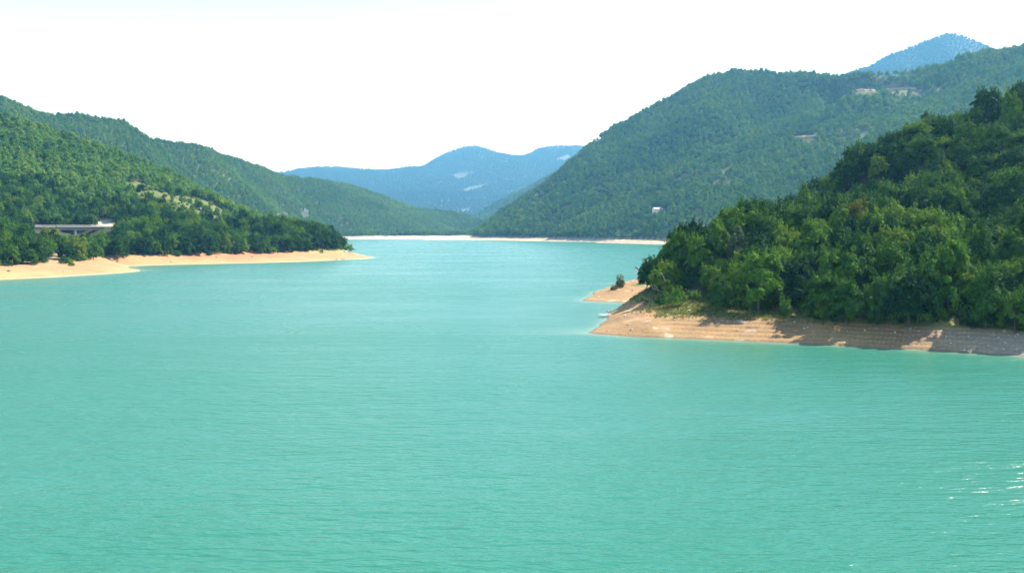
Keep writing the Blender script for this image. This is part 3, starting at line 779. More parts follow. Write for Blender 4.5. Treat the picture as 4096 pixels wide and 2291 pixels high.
ext = lambda poly, dn: poly + [(max(p[0] for p in poly), max(p[1] for p in poly) + dn), (min(p[0] for p in poly), max(p[1] for p in poly) + dn)]
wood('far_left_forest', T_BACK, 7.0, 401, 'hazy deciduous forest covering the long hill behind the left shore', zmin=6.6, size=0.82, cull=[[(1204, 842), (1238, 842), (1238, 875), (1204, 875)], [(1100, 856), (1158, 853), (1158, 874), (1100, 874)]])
def low_box(poly, up, dn):
    xs_, ys_ = [p[0] for p in poly], [p[1] for p in poly]
    return [(min(xs_), min(ys_) - up), (max(xs_), min(ys_) - up), (max(xs_), max(ys_) + dn), (min(xs_), max(ys_) + dn)]
HOUSE_R = [(2604, 838), (2668, 834), (2668, 866), (2604, 872)]
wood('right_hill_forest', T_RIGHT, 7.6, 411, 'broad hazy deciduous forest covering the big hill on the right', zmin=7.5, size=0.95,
     cull=[low_box(p, -6, 18) for p in CUTS_R] + [HOUSE_R], thin=lambda x, y, px, py: 0.55 * sstep(0.15, 0.4, fbm(x, y, 100, 4, 97)))
wood('hazy_hill_forest', T_GAP, 11, 421, 'bluish hazy forest on the low slope in the valley gap', zmin=6, size=1.1)
wood('far_mountain_forest', T_BLUE, 19, 431, 'pale blue hazy forest on the distant mountains', zmin=4, size=1.5, cull=FIELDS, marg=60, coll=PROTO_M)
wood('blue_peak_forest', T_PEAK, 13, 441, 'blue hazy forest on the peak above the right hill', zmin=4, size=1.1, marg=100, coll=PROTO_M)

# --- the left hill's wood, then the peninsula and headland trees one by one
BRIDGE_VIEW = [(112, 880), (470, 875), (470, 962), (300, 962), (280, 946), (112, 946)]
def left_thin(x, y, px, py):
    t = np.where(in_poly(px, py, CLEAR_L) & (y > 770), 0.93, 0.0)
    return t
def build_points(T, s, seed, zmin, th):
    x, y = jitter_grid(T.xs[0], T.xs[-1], T.ys[0], T.ys[-1], s, seed)
    r = np.random.default_rng(seed + 1)
    z = T.z(x, y)
    px, py, d = project(np.stack([x, y, z], -1))
    k = (z > zmin(px, x, y) + r.normal(size=len(z)) * 0.3) & (px > -500) & (px < IW + 500) & (d > 100)
    x, y, z = x[k], y[k], z[k]
    v = visible(T, x, y, z, th)
    return x[v], y[v], z[v], r
SPECIAL = [(2950, 250, 3.4), (3215, 290, 4), (3420, 266, 4), (3480, 230, 3.5), (3428, 343, 4), (2612, 262, 3.5), (2668, 243, 4.5)]
CABIN = T_BACK.hit(1220, 849, 2000, 3300); CABIN_2 = T_BACK.hit(1147, 862, 2000, 3300)
HOUSE = T_RIGHT.hit(2630, 850, 1450, 2200)
SHED = T_LEFT.at(1015, 836)
cand = []       # x, y, z, sx, sz, rz, tiltx, tilty, proto, place
x, y, z, r = build_points(T_LEFT, 6.6, 451, lambda px, X_, Y_: np.where(px > 1330, 6.0, np.where(px < 460, 5.6, 5.3)), 9)
px, py, d = project(np.stack([x, y, z], -1))
k = r.random(len(x)) > left_thin(x, y, px, py)
tall_y = project(np.stack([x, y, z + 11], -1))[1]
low = (px > 118) & (px < 475) & (tall_y < 940) & (y < 716)
hmax = CAM_H - (942 - HOR) / FPX * y - z
k &= ~(in_poly(px, py, [(370, 868), (490, 866), (560, 900), (560, 930), (370, 930)]) & (y < 770) & (y > 695))
k &= ~in_poly(px, py, [(236, 980), (290, 980), (285, 1020), (235, 1065), (175, 1065)])
k &= ~(in_poly(px, tall_y, [(995, 870), (1032, 870), (1032, 910), (995, 910)]) & (y < 835))
for i in np.nonzero(k)[0]:
    far = y[i] > 800
    s_ = (0.72 if far else 0.82) + 0.38 * r.random()
    if low[i]:
        if hmax[i] < 4.5: continue
        s_ = min(s_, hmax[i] / 13.0)
    cand.append((x[i], y[i], z[i], s_ * (0.9 + 0.2 * r.random()), s_ * (0.85 + 0.3 * r.random()), r.random() * 6.283, r.normal() * .05, r.normal() * .05, int(r.integers(0, 6)), 'left_far' if far else 'left'))
x, y, z, r = build_points(T_HEAD, 6.3, 461, lambda px, X_, Y_: np.where(px > 3200, 3.7, np.where(px > 2860, 4.9, 6.6)), 9)
px, py, d = project(np.stack([x, y, z], -1))
k = ~(in_poly(px, py, [(2560, 1130), (2740, 1130), (2860, 1190), (2860, 1240), (2700, 1300), (2560, 1300)]) & (y < 250))
k &= ~((px < 2640) & (y > 300))
tipk = np.where(px < 2850, 0.86, np.where(px < 3250, 0.94, 1.0))
for q in SPECIAL:
    qx, qy, qz = T_HEAD.at(q[0], q[1]); k &= (x - qx) ** 2 + (y - qy) ** 2 > q[2] ** 2
k &= ~((np.abs(px - 2950) < 45) & (y < 250) & (y > 238)) & ~((np.abs(px - 3480) < 40) & (y < 230) & (y > 218))
for i in np.nonzero(k)[0]:
    s_ = (0.72 + 0.58 * r.random() ** 1.3) * tipk[i]
    cand.append((x[i], y[i], z[i], s_ * (0.9 + 0.2 * r.random()), s_ * (0.85 + 0.3 * r.random()), r.random() * 6.283, r.normal() * .06, r.normal() * .06, int(r.integers(0, 6)), 'head'))
# which ones show largest: crowns laid front to back on a coarse picture
def seen_area(cands):
    sc = 1024 / IW; W_, H_ = 1024, 573
    buf = np.zeros((H_, W_), bool); yy, xx = np.mgrid[0:H_, 0:W_]
    out = np.zeros(len(cands))
    for i in sorted(range(len(cands)), key=lambda q: cands[q][1]):
        c = cands[i]; h, rr_ = NEAR[c[8]][2] * c[4], NEAR[c[8]][3] * c[3]
        u, v, d_ = project((c[0], c[1], c[2] + h * 0.55))
        ru, rv = FPX * rr_ / d_ * sc * 0.95, FPX * h * 0.46 / d_ * sc
        u, v = u * sc, v * sc
        x0, x1, y0, y1 = int(max(0, u - ru)), int(min(W_, u + ru + 2)), int(max(0, v - rv)), int(min(H_, v + rv + 2))
        if x1 <= x0 or y1 <= y0: continue
        m = ((xx[y0:y1, x0:x1] - u) / ru) ** 2 + ((yy[y0:y1, x0:x1] - v) / rv) ** 2 < 1
        sub = buf[y0:y1, x0:x1]
        out[i] = (m & ~sub).sum(); sub |= m
    return out
area = seen_area(cand)
order = np.argsort(-area)
NSINGLE = 285
single = set(int(i) for i in order[:NSINGLE] if area[i] > 4)
print('near trees', len(cand), 'singles', len(single), 'smallest', area[order[NSINGLE - 1]] if len(cand) > NSINGLE else None)
def put_tree(name, proto, loc, sx, sz, rz, tilt, label, cat, group=None, mat=None, parts=('crown', 'trunk')):
    e = empty(name, loc); e.rotation_euler = (tilt[0], tilt[1], rz); e.scale = (sx, sx, sz)
    c = link(parts[0], proto[0], e); link(parts[1], proto[1], e)
    if mat is not None:
        c.material_slots[0].link = 'OBJECT'; c.material_slots[0].material = mat
    return tag(e, label, cat, group)
def place_words(c):
    u, v, _ = project((c[0], c[1], c[2]))
    h = NEAR[c[8]][2] * c[4]
    form = 'tall narrow' if c[8] == 4 else ('large spreading' if h > 11.5 else ('low rounded' if h < 9 else 'rounded'))
    if c[9] == 'head':
        side = 'near the headland tip' if u < 3050 else ('in the headland middle' if u < 3600 else 'towards the right edge')
        if c[1] > 285: w, g = 'broadleaf tree on the upper slope ' + side, 'trees on the upper slope ' + side
        elif c[2] < 9: w, g = 'broadleaf tree in the front row above the bank ' + side, 'front row trees ' + side
        else: w, g = 'broadleaf tree halfway up the dense wood ' + side, 'trees halfway up ' + side
    elif c[9] == 'left':
        if u < 460: w, g = 'broadleaf tree between the concrete bridge and the left beach', 'trees below the bridge'
        else:
            side = 'near its tip' if u > 1080 else ('near the bridge' if u < 760 else 'at its middle')
            w, g = 'broadleaf tree in the belt along the left peninsula ' + side, 'trees along the peninsula ' + side
    else: w, g = 'broadleaf tree on the hillside above the left peninsula', 'trees on the left hillside'
    return form + ' ' + w, form + ' ' + g
rest, rest_far = [], []
for i, c in enumerate(cand):
    if i in single:
        lab, grp = place_words(c)
        put_tree('broadleaf_tree', NEAR[c[8]], (c[0], c[1], c[2] - 0.2), c[3], c[4], c[5], (c[6], c[7]), lab, 'tree', grp)
    elif c[9] == 'head': rest.append(c)
    else: rest_far.append(c)
def rest_scatter(name, R_, coll, label):
    A = np.array([[c[0], c[1], c[2] - 0.2, c[6], c[7], c[5], c[3], c[3], c[4]] for c in R_])
    scatter(name, A[:, :3], A[:, 3:6], A[:, 6:9], [c[8] for c in R_], coll, label)
if rest: rest_scatter('headland_forest', rest, PROTO_N, 'remaining dense green wood filling the right headland')
near_left = [c for c in rest_far if c[1] < 800]; far_left = [c for c in rest_far if c[1] >= 800]
if near_left: rest_scatter('peninsula_forest', near_left, PROTO_N, 'remaining wood between the left beach and the hillside')
if far_left: rest_scatter('left_hill_forest', far_left, PROTO, 'dense deciduous forest covering the left hillside')


# --- trees and bushes that stand out
def on_head(px, D): return T_HEAD.at(px, D)
def sink(p, d=0.15): return (p[0], p[1], p[2] - d)
put_tree('birch_tree', BIRCH, sink(on_head(2950, 250)), 1.0, 1.02, 1.0, (0, 0), 'narrow grey-green birch rising from the darker headland wood', 'tree')
put_tree('pyramidal_tree', CONE, sink(on_head(3215, 290)), 1.2, 1.25, 2.0, (0, 0), 'pyramid-shaped green tree on the skyline of the lower headland wood', 'tree')
put_tree('yellowing_tree', NEAR[1], sink(on_head(3420, 266)), 0.8, 1.05, 0.4, (0, 0), 'yellowing tree top below the dark gully on the headland', 'tree', mat=M_LEAF_YEL)
put_tree('bright_green_tree', NEAR[4], sink(on_head(3480, 230)), 0.85, 1.0, 3.0, (0, 0.05), 'bright yellow-green tree amid the dark front of the headland wood', 'tree', mat=M_LEAF_BRIGHT)
put_tree('bright_green_tree', NEAR[0], sink(on_head(3428, 343)), 0.95, 1.0, 5.0, (0, 0), 'fresh green tree at the edge of the upper headland slope', 'tree', mat=M_LEAF_BRIGHT)
put_tree('olive_tree', NEAR[2], sink(on_head(2606, 268)), 0.86, 0.92, 1.2, (0, -0.06), 'olive-green tree at the outer tip of the headland wood', 'tree', mat=leaf_mat('leaf_olive', [(0, (0.07, 0.10, 0.02)), (1, (0.085, 0.105, 0.025))]))
put_tree('tip_tree', NEAR[4], sink(on_head(2588, 262)), 0.72, 0.80, 2.2, (0, -0.1), 'leftmost small dark tree at the very tip of the headland wood', 'tree')
put_tree('tip_tree', NEAR[0], sink(on_head(2632, 258)), 0.80, 0.92, 3.3, (0, -0.05), 'rounded tree just behind the leaning tree at the headland tip', 'tree')
put_tree('tip_tree', NEAR[5], sink(on_head(2655, 284)), 0.78, 0.95, 0.9, (0, 0), 'broad tree on the skyline behind the headland tip trees', 'tree')
tip = put_tree('leaning_tree', NEAR[3], sink(on_head(2660, 247)), 0.8, 0.84, 0.6, (0, -0.10), 'tree with pale bare branches leaning out over the headland tip', 'tree')
for k, pts_ in enumerate([[(-.4, -2.2, 2.6), (-2.6, -4.3, 3.6), (-3.6, -4.7, 5.2), (-5.4, -4.4, 5.9)], [(-2.6, -4.3, 3.6), (-4.6, -4.6, 4.4), (-5.2, -4.8, 6.0)], [(.6, -2.4, 4.4), (-.2, -4.4, 6.6), (-1.2, -4.9, 9.4)]]):
    R3 = Matrix.Rotation(-0.6, 3, 'Z')
    MB().tube([R3 @ Vector(p) for p in pts_], [0.14, 0.11, 0.08, 0.04][:len(pts_)], 6).build('bare_branch', M_BARK_PALE, tip, True)
def put_bush(k, loc, sx, sz, rz, label, mat=None, name='bush', cat='bush', group=None):
    return put_tree(name, BUSH[k], sink(loc, 0.1), sx, sz, rz, (0, 0), label, cat, group, mat, ('foliage', 'stem'))
put_bush(2, on_head(2705, 226), 1.0, 1.05, 0.3, 'leafy light green bush on the grass at the headland tip', M_LEAF_BRIGHT)
put_bush(0, on_head(2648, 233), 0.95, 0.8, 1.3, 'low green bush hanging over the slope at the headland tip')
put_bush(1, on_head(2780, 233), 1.0, 0.7, 2.1, 'low bright bush on the grass in the wood gap', M_LEAF_BRIGHT)
put_bush(0, on_head(3148, 206), 0.8, 1.0, 4.1, 'young bush standing alone before the dark headland trees', M_LEAF_BRIGHT)
p = T_HEAD.hit(2478, 1153, 280, 420) or on_head(2478, 370)
put_bush(1, p, 0.95, 1.5, 0.2, 'straggly dry bush on the crest of the second sandy point', M_LEAF_DRY, 'dry_bush')
put_bush(1, (p[0] - 2.2, p[1] - 2, float(T_HEAD.z(p[0] - 2.2, p[1] - 2))), 0.9, 0.6, 1.2, 'low brown bush beside the dry bush on the sandy crest', M_LEAF_DRY, 'dry_bush')
LB = lambda px, D: T_LEFT.at(px, D)
put_bush(2, LB(1356, 772), 1.15, 1.25, 0.7, 'round dark green bush on the peninsula tip, nearer the trees')
put_bush(2, LB(1399, 775), 1.35, 1.5, 1.9, 'round green bush on the peninsula tip, farthest out on the sand')
put_tree('grey_sapling', BIRCH, sink(LB(1356, 782)), 0.75, 0.75, 0.4, (0, 0), 'thin greyish sapling behind the round bush on the peninsula tip', 'tree', mat=M_LEAF_DRY)
for k, (px_, D_, sx_, sz_, lab, m_) in enumerate([(1290, 760, 1.2, 1.1, 'pale green shrub on dry grass below the last peninsula trees', M_LEAF_DRY), (1330, 768, 1.0, 1.0, 'small olive shrub on dry grass beside the round peninsula bush', M_LEAF_DRY),
        (137, 474, 0.6, 0.55, 'small green shrub on the upper edge of the left beach', None), (285, 492, 0.9, 0.5, 'low wide green shrub on the slope of the left beach', None), (712, 634, 1.0, 1.1, 'lone dark shrub on the red bank below the peninsula trees', None)]):
    put_bush(k % 3, LB(px_, D_), sx_ * (0.7 if k % 3 == 2 else 1), sz_ * (0.7 if k % 3 == 2 else 1), k * 1.3, lab, m_, 'shrub')

# --- undergrowth and grass
UND = bpy.data.collections.new('undergrowth_shapes')
for i_ in range(3):
    UND.objects.link(bpy.data.objects.new('undergrowth_clump_%s' % 'abc'[i_], BUSH[i_][0]))
def tuft(seed, mat):
    r = np.random.default_rng(seed); q = []
    for _ in range(26):
        a = r.random() * 6.283; b0 = np.array([r.normal() * .16, r.normal() * .16, -.03]); d_ = np.array([math.cos(a), math.sin(a), 0])
        h = .22 + .3 * r.random(); w_ = .02 + .015 * r.random(); sd = np.array([-d_[1], d_[0], 0]) * w_
        tp = b0 + d_ * h * .5 + np.array([0, 0, h])
        q += [b0 - sd, b0 + sd, tp + sd * .3, tp - sd * .3]
    return mesh_from('grass_tuft', q, np.arange(len(q)).reshape(-1, 4), (mat,))
GRS = bpy.data.collections.new('grass_shapes')
M_GRASS = leaf_mat('grass_blade', [(0, (0.08, 0.12, 0.025)), (0.6, (0.14, 0.15, 0.04)), (1, (0.24, 0.21, 0.08))], 0.25)
for i_ in range(3): GRS.objects.link(bpy.data.objects.new('tuft_%s' % 'abc'[i_], tuft(600 + i_, M_GRASS)))
def strew(name, T, x0, x1, y0, y1, s_, seed, keep, coll, size, label, cat):
    x, y = jitter_grid(x0, x1, y0, y1, s_, seed); z = T.z(x, y); r = np.random.default_rng(seed + 3)
    px, py, _ = project(np.stack([x, y, z], -1))
    k = keep(x, y, z, px, py, r) & (px > -300) & (px < IW + 300)
    x, y, z = x[k], y[k], z[k]; n = len(x)
    sc = size * (0.6 + 0.8 * r.random(n))
    print(name, n)
    o = scatter(name, np.stack([x, y, z - 0.05], -1), np.stack([r.normal(size=n) * .1, r.normal(size=n) * .1, r.random(n) * 6.283], -1), np.stack([sc * (.8 + .5 * r.random(n))] * 2 + [sc * (.8 + .4 * r.random(n))], -1), r.integers(0, 3, n), coll, label)
    o['category'] = cat
strew('headland_undergrowth', T_HEAD, 20, 160, 175, 300, 2.6, 611, lambda x, y, z, px, py, r: (z > np.where(px > 3200, 4.0, np.where(px > 2880, 5.1, 7.2)) + r.normal(size=len(x)) * .25) & (z < 14) & (r.random(len(x)) < 0.75) & ~((px < 2880) & (y < 240)), UND, 0.62, 'dark leafy undergrowth along the foot of the headland wood', 'undergrowth')
strew('peninsula_undergrowth', T_LEFT, -330, -100, 440, 800, 4.0, 621, lambda x, y, z, px, py, r: (z > 5.6 + r.normal(size=len(x)) * .4) & (z < 11) & (r.random(len(x)) < 0.6) & ~in_poly(px, py, [(236, 980), (290, 980), (285, 1020), (235, 1065), (175, 1065)]), UND, 0.8, 'leafy undergrowth along the upper edge of the left beach', 'undergrowth')
strew('hillside_scrub', T_LEFT, -420, -180, 770, 900, 5.5, 631, lambda x, y, z, px, py, r: in_poly(px, py, CLEAR_L) & (r.random(len(x)) < 0.5), UND, 0.75, 'scattered low scrub in the dry clearing on the left hillside', 'scrub')
strew('headland_grass', T_HEAD, 20, 110, 195, 262, 0.75, 641, lambda x, y, z, px, py, r: (z > 3.7 + r.normal(size=len(x)) * .35) & (z < 7.0) & (px < 3400), GRS, 1.1, 'short dry grass on the headland above the sandy bank', 'grass')

# --- stones
def rock_mesh(seed, mat):
    bm = bmesh.new(); bmesh.ops.create_icosphere(bm, subdivisions=2, radius=1.0); r = random.Random(seed)
    cuts = [(Vector((r.gauss(0, 1), r.gauss(0, 1), r.gauss(0, 1))).normalized(), r.uniform(.5, .85)) for _ in range(9)]
    for v in bm.verts:
        for n_, d_ in cuts:
            k_ = v.co.dot(n_) - d_
            if k_ > 0: v.co -= n_ * k_
        v.co *= r.uniform(.95, 1.05)
    me_ = bpy.data.meshes.new('rock'); bm.to_mesh(me_); bm.free(); me_.materials.append(mat); return me_
ROCKS = [rock_mesh(i_, M_STONE) for i_ in range(4)]; DROCKS = [rock_mesh(i_ + 9, M_STONE_DARK) for i_ in range(2)]
def put_rock(me_, p_, s_, label, group=None, name='rock'):
    r = random.Random(int(p_[0] * 77 + p_[1] * 13))
    o = link(name, me_, None, (p_[0], p_[1], p_[2] + s_ * .12), (r.uniform(-.3, .3), r.uniform(-.3, .3), r.random() * 6.28), (s_, s_ * r.uniform(.6, .9), s_ * r.uniform(.4, .65)))
    return tag(o, label, 'rock', group)
H = lambda px, py, a=170, b=430: T_HEAD.hit(px, py, a, b)
big = [(2531, 1163, .85, 'largest white rock on the second sandy point, beside the trees'), (2472, 1161, .6, 'white rock below the dry bush on the second sandy point'), (2393, 1187, .5, 'white rock at the lower edge of the second sandy point'), (2356, 1185, .45, 'grey rock near the end of the second sandy point'),
       (2744, 1158, .4, 'white stone beside the light green bush on the headland grass'), (2756, 1243, .5, 'white stone on the grass above the headland bank'), (2500, 1264, .4, 'pale stone in the grassy strip near the headland tip')]
for px_, py_, s_, lab in big:
    q = H(px_, py_)
    if q: put_rock(ROCKS[int(px_) % 4], q, s_, lab)
rr_ = random.Random(5)
nrk = 0
for i_ in range(70):
    px_ = rr_.uniform(2420, 4090); y_w = np.interp(px_, [q[0] for q in front], [q[1] for q in front]); py_ = y_w - rr_.uniform(4, 85)
    q = H(px_, py_)
    if not q or q[2] > 4.2 or q[2] < 0.1 : continue
    put_rock(ROCKS[i_ % 4], q, rr_.uniform(.12, .28), 'small pale stone lying on the terraced sandy bank of the headland', 'pale stones on the headland bank', 'stone'); nrk += 1
for px_, py_, s_ in [(2510, 1300, .35), (2523, 1321, .4), (2427, 1325, .3)]:
    q = H(px_, py_)
    if q: put_rock(DROCKS[px_ % 2], q, s_, 'dark clod lying on the sandy headland tip', 'dark clods on the headland tip', 'clod')
for px_, py_, s_, lab in [(683, 1048, .9, 'dark stump on the sand left of the peninsula shore'), (866, 1030, 1.0, 'dark rock on the red bank under the peninsula trees'), (1009, 1029, 1.1, 'dark rock in the middle of the peninsula bank'), (1287, 1013, 1.3, 'dark rock near the last trees of the peninsula'), (253, 1087, .9, 'pale rock on the flat sand of the left beach'), (35, 1085, 1.3, 'dark snag at the edge of the left beach')]:
    q = T_LEFT.hit(px_, py_, 420, 800)
    if q: put_rock(DROCKS[0] if 'dark' in lab else ROCKS[1], q, s_, lab)
# loose shingle too small to pick apart
PEB = bpy.data.collections.new('pebble_shapes')
for i_ in range(3):
    PEB.objects.link(bpy.data.objects.new('pebble_%s' % 'abc'[i_], ROCKS[i_] if i_ < 2 else DROCKS[0]))
strew('bank_shingle', T_HEAD, 10, 115, 165, 330, 0.8, 651, lambda x, y, z, px, py, r: (z > 0.05) & (z < 4.2) & (r.random(len(x)) < 0.10 + 0.25 * (fbm(x, y, 9, 3, 655) > 0.15)), PEB, 0.075, 'loose stones and shingle strewn over the headland bank', 'shingle')

# --- boats
def boat(name, loc, L, B, Hh, rz, hull_m, rim_m, label, group=None, tilt=0.0, bottom=True):
    e = empty(name, loc, rz); e.rotation_euler = (tilt, 0, rz)
    st = np.linspace(-.5, .5, 13); rows, inn = [], []
    for t in st:
        w_ = B / 2 * (1 - abs(2 * t) ** 2.6 * (0.96 if t > 0 else 0.45)); sheer = Hh * (1 + .35 * (2 * t) ** 2)
        prof = [(-1, sheer), (-.93, sheer * .55), (-.7, sheer * .16), (0, 0.0), (.7, sheer * .16), (.93, sheer * .55), (1, sheer)]
        rows.append([(t * L, w_ * a, z_) for a, z_ in prof])
        inn.append([(t * L * .97, w_ * a * .9, z_ * .93 + .05) for a, z_ in prof])
    MB().grid(rows).build('hull', hull_m, e, True)
    MB().grid([list(reversed(q)) for q in inn]).build('lining', rim_m, e, True)
    g = MB()
    for side in (0, -1): g.tube([Vector(q[side]) + Vector((0, 0, .02)) for q in rows], .045, 5)
    tr = rows[0]; g.face([tr[0], tr[1], tr[2], tr[3], tr[4], tr[5], tr[6]])
    g.build('gunwale', rim_m, e)
    for t in (-.25, .1):
        w_ = B * .82 * (1 - abs(2 * t) ** 2.6 * .6); MB().box((t * L, 0, Hh * .68), (.24, w_, .04)).build('thwart', rim_m, e)
    return tag(e, label, 'boat', group)
boat('rowing_boat', PZ(1335, 1040.5, -0.12), 6.2, 1.6, .75, 0.04, M_BOATDARK, M_BOATWOOD, 'longer dark rowing boat moored along the peninsula beach')
boat('rowing_boat', PZ(1370, 1039.3, -0.10), 3.2, 1.3, .75, 0.1, M_BOATDARK, M_WHITE, 'shorter dark rowing boat just beyond the longer one at the peninsula')
q = PZ(2416, 1268, 0)
boat('white_boat', (q[0], q[1], -0.12), 3.6, 1.7, .75, math.radians(200), M_WHITE, M_WHITE, 'small white boat at the water edge of the headland tip')

# --- the person beside the boat
def person(loc, rz):
    e = empty('person', loc, rz)
    def skin(name, verts, edges, radii, mat, parent, root=0):
        bm = bmesh.new(); lay = bm.verts.layers.skin.verify()
        vs_ = [bm.verts.new(v) for v in verts]; bm.verts.ensure_lookup_table()
        for v, r_ in zip(vs_, radii): v[lay].radius = (r_, r_)
        vs_[root][lay].use_root = True
        for a, b_ in edges: bm.edges.new((vs_[a], vs_[b_]))
        me_ = bpy.data.meshes.new(name); bm.to_mesh(me_); bm.free(); me_.materials.append(mat)
        o = link(name, me_, parent); m1 = o.modifiers.new('skin', 'SKIN'); m1.use_smooth_shade = True
        m2 = o.modifiers.new('smooth', 'SUBSURF'); m2.levels = 1; m2.render_levels = 2
        return o
    # stooping a little towards -X (the boat)
    V = [(0, 0, .92), (-.07, 0, 1.1), (-.17, 0, 1.28), (-.25, 0, 1.42), (-.30, 0, 1.50), (-.36, 0, 1.60), (-.39, 0, 1.70),
         (-.22, .19, 1.38), (-.34, .25, 1.12), (-.48, .20, .92), (-.22, -.19, 1.38), (-.36, -.24, 1.12), (-.52, -.19, .93),
         (.02, .10, .86), (-.06, .12, .48), (.03, .13, .08), (-.11, .14, .03), (.02, -.10, .86), (-.02, -.12, .48), (.10, -.13, .08), (-.04, -.14, .03)]
    E = [(0, 1), (1, 2), (2, 3), (3, 4), (4, 5), (5, 6), (3, 7), (7, 8), (8, 9), (3, 10), (10, 11), (11, 12), (0, 13), (13, 14), (14, 15), (15, 16), (0, 17), (17, 18), (18, 19), (19, 20)]
    R_ = [.13, .125, .14, .11, .055, .095, .08, .065, .045, .035, .065, .045, .035, .095, .06, .042, .04, .095, .06, .042, .04]
    skin('body', V, E, R_, M_SKIN, e)
    skin('shirt', [V[0], V[1], V[2], V[3], V[7], tuple((a + b_) / 2 for a, b_ in zip(V[7], V[8])), V[10], tuple((a + b_) / 2 for a, b_ in zip(V[10], V[11]))], [(0, 1), (1, 2), (2, 3), (3, 4), (4, 5), (3, 6), (6, 7)], [.15, .15, .165, .13, .09, .07, .09, .07], M_WHITE, e)
    skin('shorts', [(0, 0, .98), V[0], V[13], tuple((a + b_) / 2 for a, b_ in zip(V[13], V[14])), V[17], tuple((a + b_) / 2 for a, b_ in zip(V[17], V[18]))], [(0, 1), (1, 2), (2, 3), (1, 4), (4, 5)], [.14, .155, .12, .095, .12, .095], M_MAROON, e, 1)
    skin('hair', [(-.33, 0, 1.64), (-.37, 0, 1.74)], [(0, 1)], [.095, .085], M_HAIR, e)
    for sgn, w_ in ((1, V[9]), (-1, V[12])):
        for f_ in range(5):
            a = (f_ - 2) * .018; L_ = (.05, .085, .09, .085, .07)[f_]
            MB().tube([w_, (w_[0] - .045 - (.01 if f_ else 0), w_[1] + a, w_[2] - .05), (w_[0] - .06 - .3 * L_, w_[1] + a * 1.1, w_[2] - .05 - L_)], [.02, .011, .008], 5).build('finger', M_SKIN, e, True)
    MB().tube([(-.455, 0, 1.60), (-.475, 0, 1.595)], [.018, .012], 6).build('nose', M_SKIN, e, True)
    return tag(e, 'person in white shirt and dark red shorts standing beside the white boat', 'person')
q = T_HEAD.hit(2434, 1259, 215, 300) or PZ(2434, 1259, .3)
person((q[0], q[1], max(q[2], 0.0) - 0.02), 0.3)

# --- flag on the second point
q = T_HEAD.at(2541, 352)
e = empty('flagpole', (q[0], q[1], q[2] - .3))
ph = PD(2541, 1064, 352)[2] - q[2] + .3
MB().tube([(0, 0, 0), (0, 0, ph)], [.06, .04], 8).build('pole', M_RAIL, e)
for nm, m_, z0, z1 in (('flag_upper_half', M_RED, ph - .1, ph - .75), ('flag_lower_half', M_WHITE, ph - .752, ph - 1.4)):
    rows = []
    for j in range(5):
        z_ = z0 + (z1 - z0) * j / 4
        rows.append([(.05 + i_ * .16, .10 * math.sin(i_ * 1.7 + j * .2) * i_ / 5, z_ - .10 * i_ ** 1.3 * .8) for i_ in range(8)])
    f_ = MB().grid(rows).build(nm, m_, e, True)
    sm = f_.modifiers.new('cloth', 'SOLIDIFY'); sm.thickness = .012
tag(e, 'red and white flag hanging from a pole behind the headland tip trees', 'flag')

# --- pinkish bundle by the round bush
q = T_LEFT.at(1384, 766)
bm = bmesh.new(); bmesh.ops.create_uvsphere(bm, u_segments=14, v_segments=8, radius=1.0)
for v in bm.verts:
    v.co.z = max(v.co.z, -.25); v.co *= 1 + .06 * math.sin(7 * v.co.x + 4 * v.co.y)
me_ = bpy.data.meshes.new('shelter'); bm.to_mesh(me_); bm.free(); me_.materials.append(M_PINK)
tag(link('small_tent', me_, None, (q[0], q[1], q[2] + .25), None, (1.25, 1.0, 1.15)), 'small pinkish white tent-like shape between the two round bushes', 'tent')

# --- road bridge on the left
A, B_ = Vector(XD(112, 672, 0)), Vector(XD(447, 708, 0))
Lb = (B_ - A).length; rb = math.atan2(B_.y - A.y, B_.x - A.x); mid = (A + B_) / 2
zd = PD(300, 907, 700)[2]                    # road level
e = empty('road_bridge', (mid.x, mid.y, 0), rb)
MB().box((0, 0, zd - .25), (Lb, 8.6, .5)).build('deck', M_CONC, e)
for sy in (-1, 1):
    MB().box((0, sy * 4.22, zd + .06), (Lb, .5, .75)).build('parapet_kerb', plain('kerb_weathered', (0.44, 0.37, 0.30)), e)
    MB().box((0, sy * 2.9, zd - 1.55), (Lb, .7, 2.1)).build('girder', M_GIRDER, e)
    g = MB(); n_ = int(Lb / 2.4)
    for i_ in range(n_ + 1): g.box((-Lb / 2 + .2 + i_ * (Lb - .4) / n_, sy * 4.22, zd + .98), (.13, .13, 1.1))
    for h_ in (.75, 1.1, 1.5): g.box((0, sy * 4.22, zd + h_), (Lb, .07, .09))
    g.build('railing', M_RAIL, e)
for fx in (-.28, .06):
    wx_, wy_ = mid.x + fx * Lb * math.cos(rb), mid.y + fx * Lb * math.sin(rb)
    zg = float(T_LEFT.z(wx_, wy_)) - 1.0
    MB().box((fx * Lb, 0, (zg + zd - 3.2) / 2), (1.5, 4.6, zd - 3.2 - zg)).build('pier', M_CONC_PALE, e)
    MB().box((fx * Lb, 0, zd - 2.9), (1.9, 7.4, .6)).build('pier_cap', M_CONC, e)
for fx in (-.5, .5):
    wx_, wy_ = mid.x + fx * Lb * math.cos(rb), mid.y + fx * Lb * math.sin(rb)
    zg = float(T_LEFT.z(wx_, wy_)) - 2.5
    MB().box((fx * (Lb + 3.1), 0, (zg + zd - .1) / 2), (3.0, 9.2, zd - .1 - zg)).build('abutment', M_CONC, e)
tag(e, 'concrete road bridge with railings half hidden by trees on the left', 'bridge')
rp = [(mid.x + .5 * (Lb + 5) * math.cos(rb), mid.y + .5 * (Lb + 5) * math.sin(rb))] + [XD(px_, D_, 0)[:2] for px_, D_ in ((500, 712), (560, 722), (640, 742), (740, 762))]
rows = []
